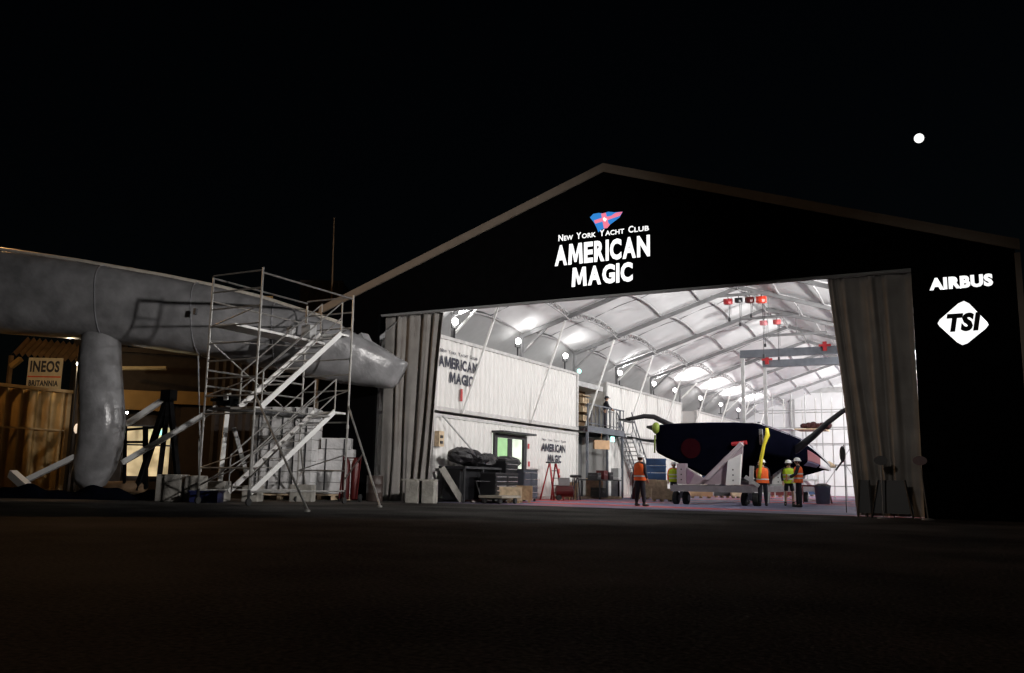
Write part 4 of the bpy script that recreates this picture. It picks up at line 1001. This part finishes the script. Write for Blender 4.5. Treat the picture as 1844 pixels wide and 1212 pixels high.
# supports of the hull
ck = thing('hull_cradle', 'dark steel trestle frame with long white struts under the wrapped hull', 'cradle', tuple(at(300,880,29.5).xy)+(0,))
cradle_dark = mat('cradle_dark', (.004,.004,.0045), .8, spec=.1)
def strut(a, b, d0, d1, w_, m, name='strut'): MB().bar(at(*a,d0), at(*b,d1), w_).build(name, m, ck)
strut((221,833),(392,733),28.3,28.8,.16,steel_white); strut((228,764),(300,716),29.5,29.5,.17,steel_white); strut((45,866),(136,822),28.2,28.2,.16,steel_white); strut((22,853),(52,880),28.2,27.6,.24,steel_white)
for a, b, w_ in (((302,716),(247,882),.17),((306,716),(322,880),.15),((304,716),(285,875),.15),((262,768),(262,880),.13),((226,765),(224,880),.09),((226,796),(262,796),.08),((226,774),(300,768),.08),((270,865),(320,862),.09)): strut(a, b, 29.5, 29.5, w_, cradle_dark, 'frame_bar')
MB().box(at(304,712,29.4),(.45,.3,.35)).build('saddle', cradle_dark, ck)
MB().box(at(411,722,28.7),(.55,.4,.3)).build('saddle', cradle_dark, ck)
strut((411,722),(396,868),28.7,28.7,.14,steel_white); strut((409,708),(410,720),28.5,28.5,.18,steel_white)
MB().bar(at(380,720,28.7),at(470,722,28.5),.1).build('frame_bar', steel_dark, ck)
strut((421,770),(443,850),28.3,28.3,.12,steel_pale)
# ------------------------------------------------------------------ access scaffold tower
sc_ = thing('scaffold_tower', 'tall aluminium scaffold stair tower on outriggers in front of the wrapped hull', 'scaffold', (-18.55,20.1,0))
xa, xb, ya, yb = -17.65, -19.55, 18.1, 22.15
HT = 6.45
def tb(mb, p, q, r_=.028): mb.tube(p, q, r_, 7)
for x_, y_, h_ in ((xa,ya,HT+.12),(xa,yb,HT+.1),(xb,ya,HT),(xb,yb,HT-.1)):
    m_ = MB(); tb(m_, (x_,y_,.3), (x_,y_,h_), .032)
    for z_ in (2.3,4.35): m_.tube((x_,y_,z_),(x_,y_,z_+.12),.045,7)
    m_.build('upright', alu, sc_)
    cs = MB(); cs.tube((x_,y_,.18),(x_,y_,.42),.04,7); cs.path([(x_-.03,y_,.1),(x_+.03,y_,.1)],.1,12); cs.build('caster', rubber, sc_)
for y_ in (ya, yb):                                             # end ladders of rungs
    for k in range(13):
        z_ = .5+k*.5
        if y_ == yb and k in (2,5,9) or k in (0,2,3): continue
        m_ = MB(); tb(m_, (xb,y_,z_), (xa,y_,z_), .024); m_.build('rung', alu, sc_)
    for zb in (1.0,3.0,5.0): m_ = MB(); tb(m_, (xb,y_,zb), (xa,y_,zb+.5), .018); m_.build('end_brace', alu, sc_)
for p_, q_e in (((xa,ya,.38),(xa,yb,.38)),((xb,ya,.38),(xb,yb,.38)),((xb,ya,5.75),(xb,yb,5.75)),((xb,ya,HT-.02),(xb,yb,HT-.02)),((xa,ya,HT-.02),(xa,yb,HT-.02)),((xa,ya,2.62),(xa,yb-.9,2.62)),((xb,ya,3.3),(xb,yb,3.3)),((xb,ya,3.75),(xb,yb,3.75))):
    m_ = MB(); tb(m_, p_, q_e); m_.build('ledger', alu, sc_)
m_ = MB(); tb(m_, (xb,ya,.5),(xb,yb,2.5),.02); tb(m_, (xb,yb,2.5),(xb,ya,4.6),.02); tb(m_, (xb,ya,4.6),(xb,yb,5.0),.02); tb(m_,(xa,ya,1.2),(xb,ya,.5),.018); m_.build('diagonal_brace', alu, sc_)
xm = (xa+xb)/2
for z_ in (2.62, 5.0): MB().bb((xb+.08,ya+.08,z_),(xm-.05,yb-.08,z_+.07)).build('platform', alu_w if z_ > 3 else steel_dark, sc_)
MB().bb((xm,yb-.55,2.74),(xa-.06,yb-.04,2.80)).build('landing', alu_w, sc_); MB().bb((xm,yb-.45,5.20),(xa-.06,yb-.04,5.26)).build('landing', alu_w, sc_)
MB().bb((xm,ya+.06,2.62),(xa-.06,ya+.5,2.68)).build('landing', alu_w, sc_)
for z0, z1_, y0, y1 in ((.35,2.8,ya+.15,yb-.55),(2.7,5.26,ya+.35,yb-.42)):
    for x_ in (xa-.09, xm+.04):
        MB().bar((x_,y0,z0),(x_,y1,z1_),.04,.155).build('stringer', steel_white if x_ > -18.3 else alu_w, sc_)
        if True:
            h_ = MB(); 
            for off in (.5,1.0): tb(h_, (x_,y0,z0+off),(x_,y1,z1_+off),.022)
            tb(h_, (x_,y0,z0),(x_,y0,z0+1.0),.022); tb(h_, (x_,y1,z1_),(x_,y1,z1_+1.0),.022); h_.build('handrail', alu, sc_)
    for k in range(9):
        t_ = (k+.6)/9.3; MB().box(((xa+xm)/2-.02,y0+(y1-y0)*t_,z0+(z1_-z0)*t_),(.70,.20,.03)).build('tread', alu_w, sc_)
for (x_, y_), (fx, fy), z_ in (((xa,ya),(-14.0,16.25),3.0),((xa,yb),(-15.0,20.4),3.0),((xb,yb),(-20.4,23.6),2.0)):
    m_ = MB(); tb(m_, (x_,y_,z_),(fx,fy,.05),.03); tb(m_, (x_,y_,.75),((x_+fx)/2,(y_+fy)/2,z_*.5),.02); m_.lathe((fx,fy,0),[(.07,0),(.07,.04),(.03,.06)],8); m_.build('outrigger', alu, sc_)
m_ = MB().bb((xm+.1,yb-1.0,5.08),(xm-.25,yb-.7,5.5)).lathe((xm-.4,yb-1.3,5.07),[(.13,0),(.14,.3),(.05,.36)],10)
solo(m_, 'work_bucket', steel_pale, 'small grey buckets standing on the upper scaffold platform', 'bucket')
# red cylinders, drum, blocks, crates at the foot
fx_ = thing('fire_trolley', 'dark red pair of cylinders on a trolley at the foot of the scaffold', 'trolley', (-18.9,24.0,0), .3)
for sx in (-.15,.15): MB().lathe((sx,0,.08),[(.11,0),(.13,.04),(.13,1.15),(.08,1.3),(.03,1.36)],12).build('cylinder', redd, fx_, world=False, smooth=True)
MB().bar((-.3,-.15,.1),(-.3,.1,1.5),.04).bar((.3,-.15,.1),(.3,.1,1.5),.04).bar((-.3,.1,1.45),(.3,.1,1.45),.04).build('frame', redd, fx_, world=False)
for sx in (-.35,.35): MB().path([(sx-.03,.05,.13),(sx+.03,.05,.13)],.13,12).build('wheel', rubber, fx_, world=False)
dm = thing('steel_drum', 'dark brown steel drum between the scaffold and the left curtain', 'drum', (-18.85,25.3,0))
MB().lathe((0,0,0),[(.28,0),(.29,.02),(.28,.28),(.295,.30),(.28,.32),(.28,.58),(.295,.6),(.28,.62),(.28,.86),(.29,.88),(.26,.88)],20).build('body', mat('brown_drum',(.05,.035,.03),.5), dm, world=False, smooth=True)
MB().lathe((0,0,.865),[(.25,0),(.25,.012),(.02,.013)],20).build('lid', steel_dark, dm, world=False)
# wrapped stacks behind the tower
def stack(x0, x1, ytop, ybot, d, label, depth=1.6, nr=8, nc=5, rounded=False):
    a, b = at(x0,ybot,d), at(x1,ybot,d); a.z = b.z = 0; top = at(x0,ytop,d).z
    t = thing('wrapped_stack', label, 'stack', ((a.x+b.x)/2,(a.y+b.y)/2,0)); u = (b-a); L = u.length; u.normalize(); nrm = V((u.y,-u.x,0)); bk = -nrm
    m_ = MB(); rnd = random.Random(int(x0))
    rows = nr; hh = (top-.22)/rows
    for k in range(rows):
        ins = rnd.uniform(-.03,.03); sh = .0 if not rounded else (.16 if k in (rows-1,) else 0)
        m_.box((a+b)/2+bk*(depth/2)+V((0,0,.22+hh*(k+.5)))+nrm*ins, (L-sh*2+ins, depth-.02, hh*.955), (u, bk, Z_))
    m_.build('wrapped_goods', stackw, t)
    p = MB()
    for k in range(3): p.box(a+u*(L*(.12+.38*k))+bk*(depth/2)+V((0,0,.07)), (.14,depth,.14), (u, bk, Z_))
    p.box((a+b)/2+bk*(depth/2)+V((0,0,.175)), (L,depth,.05), (u, bk, Z_)); p.build('pallet', palew, t)
    s_ = MB()
    for k in range(nc): s_.box(a+u*(L*(k+.5)/nc)+nrm*.05+V((0,0,.22+(top-.22)/2)), (.05,.012,top-.3), (u, bk, Z_))
    s_.build('strap', steel_dark, t)
stack(447,556,729,905,30.5,'tall white plastic wrapped stack behind the scaffold stairs, left one'); stack(566,633,787,897,31.5,'shorter grey wrapped stack behind the scaffold, beside the drum',1.3,5,2,True)
def blk(px_, d, w_, h_, rz, lb, z=0, m=concrete, dp=.7):
    p = at(px_,890,d); block((p.x,p.y,z),(w_,dp,h_),rz,lb,m)
blk(310,26.5,.75,.80,.45,'concrete block under the wrapped hull, left one of the pale pair'); blk(352,26.5,.45,.78,.45,'narrow concrete block under the wrapped hull, middle of three'); blk(385,27.5,.85,.62,.5,'rounded pale block under the wrapped hull beside the scaffold foot')
blk(455,27.8,.5,.5,.5,'small pale block at the near foot of the scaffold tower'); blk(545,28.6,.7,.55,.5,'small pale block under the white wrapped stack')
bb_ = thing('blue_bin', 'dark blue plastic box on the ground by the pale blocks', 'box', tuple(at(372,900,25.8).xy)+(0,), .5)
MB().bb((-.4,-.3,.02),(.4,.3,.30)).build('body', mat('dark_blue_plastic',(.01,.015,.07),.5), bb_, world=False); MB().bb((-.43,-.33,.302),(.43,.33,.35)).build('lid', mat('dark_blue_plastic',(.01,.015,.07),.5), bb_, world=False)
# long tarp heaps
tpm = MB()
def tf(u, v):
    p = at(-120+u*400, 900, 26.8+v*1.3); hgt = .40*math.sin(math.pi*min(1,max(0,v)))**.6*(.75+.25*math.sin(u*19)+.12*math.sin(u*47)); return (p.x, p.y, .01+hgt)
tpm.grid(tf, 60, 12); solo(tpm, 'tarpaulin', tarp, 'long dark blue tarpaulin heaped along the ground under the wrapped hull', 'tarpaulin', smooth=True)
lg = MB().tube(at(175,878,29.6), at(262,876,29.6), .2, 12)
solo(lg, 'fabric_roll', ochre2, 'brown roll lying on the ground behind the wrapped foil', 'roll', smooth=True)
# ------------------------------------------------------------------ yellow lit container at the left and other yard buildings
yc = thing('ribbed_container', 'yellow brown ribbed container at the left edge of the yard', 'container', (-33.9,18.5,0))
m_ = MB(); m_.grid(lambda u, v: (-32.80+.13*math.sin((14+u*9.1)*2*math.pi/.60), 14+u*9.1, .15+v*3.8), 240, 1); m_.bb((-35.1,14,.15),(-35.0,23.1,3.95)); m_.bb((-34.9,23.0,.15),(-32.9,23.08,3.9)); m_.build('ribbed_wall', ochre, yc)
m_ = MB(); m_.bb((-32.8,13.9,3.96),(-32.6,23.3,4.08)); m_.bb((-32.66,14,2.42),(-32.6,23.1,2.48)); m_.bb((-32.86,23.1,.0),(-32.64,23.28,3.95)); m_.bb((-32.8,13.9,.0),(-32.62,23.09,.14)); m_.build('frame', mat('ochre_trim',(.42,.29,.14),.6), yc)
# canopy and sign board behind
cn = thing('ribbed_canopy', 'brown ribbed awning above the white sign board', 'awning', (-36,24,0))
a, b = at(18,640,40), at(150,655,40)
m_ = MB(); 
for k in range(12):
    p = a.lerp(b, k/12); q = a.lerp(b, (k+1)/12); up = V((0,0,.9)); bk = V((-.6,1.0,0))
    m_.add([p, (p+q)/2+V((0,0,.16)), (p+q)/2+V((0,0,.16))+up+bk, p+up+bk], [(0,1,2,3)]); m_.add([(p+q)/2+V((0,0,.16)), q, q+up+bk, (p+q)/2+V((0,0,.16))+up+bk], [(0,1,2,3)])
m_.build('ribbed_sheet', ochre2, cn)
for s_ in (.02,.98): p = a.lerp(b, s_); MB().bar((p.x,p.y,0),(p.x,p.y,p.z),.15).build('post', ochre2, cn)
MB().bar(at(20,660,39.9),at(38,646,39.9),.2).build('bracket', ochre, cn)
sg = thing('sign_board', 'cream sign board with dark lettering and a red line above the ribbed container', 'sign', tuple(at(75,675,39.5).xy)+(0,))
o_, e_ = at(49,699,39.5), at(104,703,39.5); ru = V((e_.x-o_.x,e_.y-o_.y,0)).normalized(); L = 1.42
bd = MB(); bd.box(o_+ru*(L/2)+V((0,0,.62)), (L+.1,.05,1.5), (ru, ru.cross(Z_)*-1, Z_)); bd.build('board', signw, sg)
off = V((ru.y,-ru.x,0))*.03
lettering('INEOS', o_+off+ru*.05+V((0,0,.72)), ru, Z_, L*.92, .52, ink, sg, .04)
lettering('BRITANNIA', o_+off+ru*.05+V((0,0,.10)), ru, Z_, L*.92, .26, ink, sg, .04)
MB().box(o_+off*1.1+ru*(L/2)+V((0,0,.52)), (L+.05,.01,.06), (ru, ru.cross(Z_)*-1, Z_)).build('red_line', mat('sign_red',(.6,.08,.02),.5), sg)
MB().bar((sg.location.x,sg.location.y+.05,0),(sg.location.x,sg.location.y+.05,o_.z),.12).build('post', steel_dark, sg)
# shed with lit window
sd = thing('yard_shed', 'long brown yard shed with a warmly lit window behind the cradle frame', 'shed', tuple(at(330,880,40).xy)+(0,))
A, B = at(120,880,38), at(660,880,43); A.z = B.z = 0; u_ = (B-A); LL = u_.length; u_.normalize(); nn = V((u_.y,-u_.x,0)); bk = -nn
def q_(px_, py_): # point on shed wall plane under a pixel
    r_ = ray(px_,py_); t_ = ((A-CP).dot(nn))/(r_.dot(nn)); return CP+r_*t_
def wallrect(mb, x0, y0, x1, y1, th=.1, out=0.0):
    a = q_(x0,y1); b = q_(x1,y0); z0, z1_ = a.z, b.z; s0 = (a-A).dot(u_); s1 = (b-A).dot(u_)
    mb.box(A+u_*((s0+s1)/2)+V((0,0,(z0+z1_)/2))+nn*(out), (abs(s1-s0), th, abs(z1_-z0)), (u_, bk, Z_))
m_ = MB()
# wall with window opening left free
zt = q_(300,640).z
s0, s1 = (q_(222,800)-A).dot(u_), (q_(309,800)-A).dot(u_); zb, zw = q_(260,860).z, q_(260,766).z
for sa, sb, za, zz in ((0,s0,0,zt),(s1,LL,0,zt),(s0,s1,0,max(.05,zb)),(s0,s1,zw,zt)):
    m_.box(A+u_*((sa+sb)/2)+V((0,0,(za+zz)/2)), (sb-sa, .15, zz-za), (u_, bk, Z_))
m_.build('wall', darkwall, sd)
m_ = MB(); m_.box(A+u_*((s0+s1)/2)+bk*1.2+V((0,0,(zb+zw)/2)), (s1-s0+1.2,.05,zw-zb+.6), (u_, bk, Z_)); m_.build('lit_room', warmroom, sd)
wn = MB()
for s_ in (s0+.02,(s0*.55+s1*.45),s1-.02): wn.box(A+u_*s_+V((0,0,(zb+zw)/2))+nn*.02, (.10,.16,zw-zb), (u_, bk, Z_))
for z_ in (zb+.03,zb+(zw-zb)*.62,zw-.03): wn.box(A+u_*((s0+s1)/2)+V((0,0,z_))+nn*.03, (s1-s0-.1,.1,.07), (u_, bk, Z_))
wn.build('window_frame', steel_dark, sd)
solo(MB().box(A+u_*(s0+(s1-s0)*.72)+bk*.9+V((0,0,zw-.25)), (.5,.04,.25), (u_, bk, Z_)), 'exit_sign', greenglow, 'small green lit sign inside the warm window of the shed', 'sign')
m_ = MB(); wallrect(m_, 216,707,300,738,.3,.25); wallrect(m_, 306,709,392,728,.3,.25); wallrect(m_, 445,705,575,735,.3,.25); m_.build('fascia_beam', ochre, sd)
m_ = MB(); m_.prism([A+V((0,0,zt))+nn*.4, B+V((0,0,zt))+nn*.4, B+bk*5+V((0,0,zt)), A+bk*5+V((0,0,zt))], (0,0,.2)); m_.build('roof', darkwall, sd)
m_ = MB(); wallrect(m_, 316,735,438,866,.08,.12); m_.build('brown_panel', mat('brown_panel',(.06,.04,.03),.8), sd)
solo(MB().tube(at(220,663,38.5), at(300,663,38.5),.09,8), 'pipe', mat('cream_pipe',(.4,.33,.2),.6), 'pale pipe below the wrapped hull beside the foil', 'pipe')
ls = thing('small_lamp', 'tiny bright white lamp beside the top of the wrapped foil', 'lamp', tuple(at(141,655,36).xy)+(0,))
pq = at(141,655,36); MB().bar((pq.x,pq.y,0),(pq.x,pq.y,pq.z-.1),.06).build('post', steel_dark, ls); MB().ell(pq,.07,8,6).build('bulb', lampglass, ls)
ld = bpy.data.lights.new('lamp_beam', 'POINT'); ld.energy = 110; ld.color = (1,.8,.5); ld.shadow_soft_size = .08; lo = bpy.data.objects.new('lamp_beam', ld); COL.objects.link(lo); lo.parent = ls; lo.location = pq-ls.location+V((-.2,-.35,0))
ls = thing('small_lamp', 'tiny warm lamp beside the pale strut under the hull', 'lamp', tuple(at(229,743,36).xy)+(0,))
pq = at(229,743,36); MB().bar((pq.x,pq.y,0),(pq.x,pq.y,pq.z-.1),.06).build('post', steel_dark, ls); MB().ell(pq,.05,8,6).build('bulb', lampglass, ls)
pq = at(139,772,34); ls = thing('small_lamp', 'blurred warm lamp just right of the yellow ribbed container', 'lamp', (pq.x,pq.y,0)); MB().bar((pq.x,pq.y,0),(pq.x,pq.y,pq.z-.15),.08).build('post', steel_dark, ls); MB().ell(pq,(.12,.12,.2),8,6).build('bulb', mat('dim_glow',(1,.8,.6),.5,var=0,emis=.8), ls)
# stacked brown containers rising behind the hull
def farbox(x0, x1, yt, d, label, hgt, m=ochre2, dp=6):
    a, b = at(x0,880,d), at(x1,880,d); top = at((x0+x1)/2,yt,d).z; a.z = b.z = 0; u = (b-a); L = u.length; u.normalize(); nr_ = V((u.y,-u.x,0))
    t = thing('far_container', label, 'container', ((a.x+b.x)/2,(a.y+b.y)/2,top-hgt)); w_ = MB(); z0 = top-hgt; k = int(L/.28); 
    for j in range(k):
        p0 = a+u*(L*j/k); p1 = a+u*(L*(j+.5)/k); p2 = a+u*(L*(j+1)/k); o1 = nr_*.07
        z_a, z_b = V((0,0,z0)), V((0,0,top))
        w_.add([p0+z_a,p1+z_a+o1,p1+z_b+o1,p0+z_b],[(0,1,2,3)]); w_.add([p1+z_a+o1,p2+z_a,p2+z_b,p1+z_b+o1],[(0,1,2,3)])
    w_.box((a+b)/2-nr_*(dp/2+.1)+V((0,0,(z0+top)/2)), (L-.05,dp,hgt-.1), (u, nr_, Z_)); w_.build('ribbed_wall', m, t)
    r_ = MB(); r_.box((a+b)/2+nr_*.05+V((0,0,top-.05)), (L,.12,.12), (u, nr_, Z_)); r_.box((a+b)/2+nr_*.05+V((0,0,z0+.05)), (L,.12,.1), (u, nr_, Z_)); r_.build('rail', m, t)
    return t
def yardspan(*a): return farbox(*a)
farbox(372,470,522,36,'brown ribbed container roof edge rising behind the hull at the left scaffold posts',2.4,ochre); farbox(450,572,552,38,'brown ribbed container behind the middle of the scaffold',2.5,ochre); farbox(566,622,540,37,'tan container end behind the scaffold stairs top',2.9,ochre,5)  # ochre puts the warm lamp light on the upper containers into their colour
for k, (x0, x1, d, lb) in enumerate(((372,470,36,'lower left'),(450,572,38,'lower middle'),(566,622,37,'lower right'))):
    for lv in range(2):
        yt = {0:522,1:552,2:540}[k]; tt = at((x0+x1)/2,yt,d).z; tp_ = tt-(2.4,2.5,2.9)[k]-.02-lv*2.42
        if tp_ > 1:
            py_ = 606 - 0  # find pixel row by height
            a, b = at(x0,880,d), at(x1,880,d); a.z = b.z = 0; hg = min(2.4, tp_-.0)
            c_ = (a+b)/2; u = (b-a).normalized(); nr_ = V((u.y,-u.x,0)); L = (b-a).length
            t = thing('stacked_container', '%s dark container of the stack behind the hull, %s' % (lb, 'second from the top' if lv == 0 else 'at the bottom'), 'container', (c_.x,c_.y,tp_-hg))
            w_ = MB(); kk = int(L/.28)
            for j in range(kk):
                p0 = a+u*(L*j/kk); p1 = a+u*(L*(j+.5)/kk); p2 = a+u*(L*(j+1)/kk); o1 = nr_*.07; za, zb_ = V((0,0,tp_-hg)), V((0,0,tp_))
                w_.add([p0+za,p1+za+o1,p1+zb_+o1,p0+zb_],[(0,1,2,3)]); w_.add([p1+za+o1,p2+za,p2+zb_,p1+zb_+o1],[(0,1,2,3)])
            w_.box(c_-nr_*2.6+V((0,0,tp_-hg/2)), (L-.06,4.9,hg-.08), (u,nr_,Z_)); w_.build('ribbed_wall', darkwall, t)
farbox(110,205,466,40,'brown ribbed container corner just above the left part of the hull',2.6,ochre2,5)
farbox(520,600,492,50,'dim grey container high in the dark behind the scaffold',2.6,darkwall,5)
def under(x0, x1, d, top):  # dark steel frame carrying the high containers
    a, b = at(x0,880,d), at(x1,880,d); a.z = b.z = 0
    t = thing('support_frame', 'dark steel frame carrying the high container '+('above the left part of the hull' if x0 < 200 else 'behind the scaffold'), 'frame', ((a.x+b.x)/2,(a.y+b.y)/2,0))
    for s_ in (.05,.5,.95):
        p = a.lerp(b, s_); MB().bar(p+V((0,0,0)), p+V((0,0,top)), .25).build('column', darkwall, t)
    MB().bar(a+V((0,0,top*.5)), b+V((0,0,top*.5)), .2).build('beam', darkwall, t)
under(110,205,40.3,at(157,466,40).z-2.62); under(520,600,50.3,at(560,492,50).z-2.62)
mp = at(597,560,40); tp = at(602,392,40)
solo(MB().path([(mp.x,mp.y,0),(mp.x,mp.y,tp.z*.6),(tp.x,tp.y,tp.z)],[.06,.045,.025],8), 'mast_pole', ochre2, 'thin brown pole standing up behind the scaffold against the black sky', 'pole')
sc.view_settings.exposure = 0.0
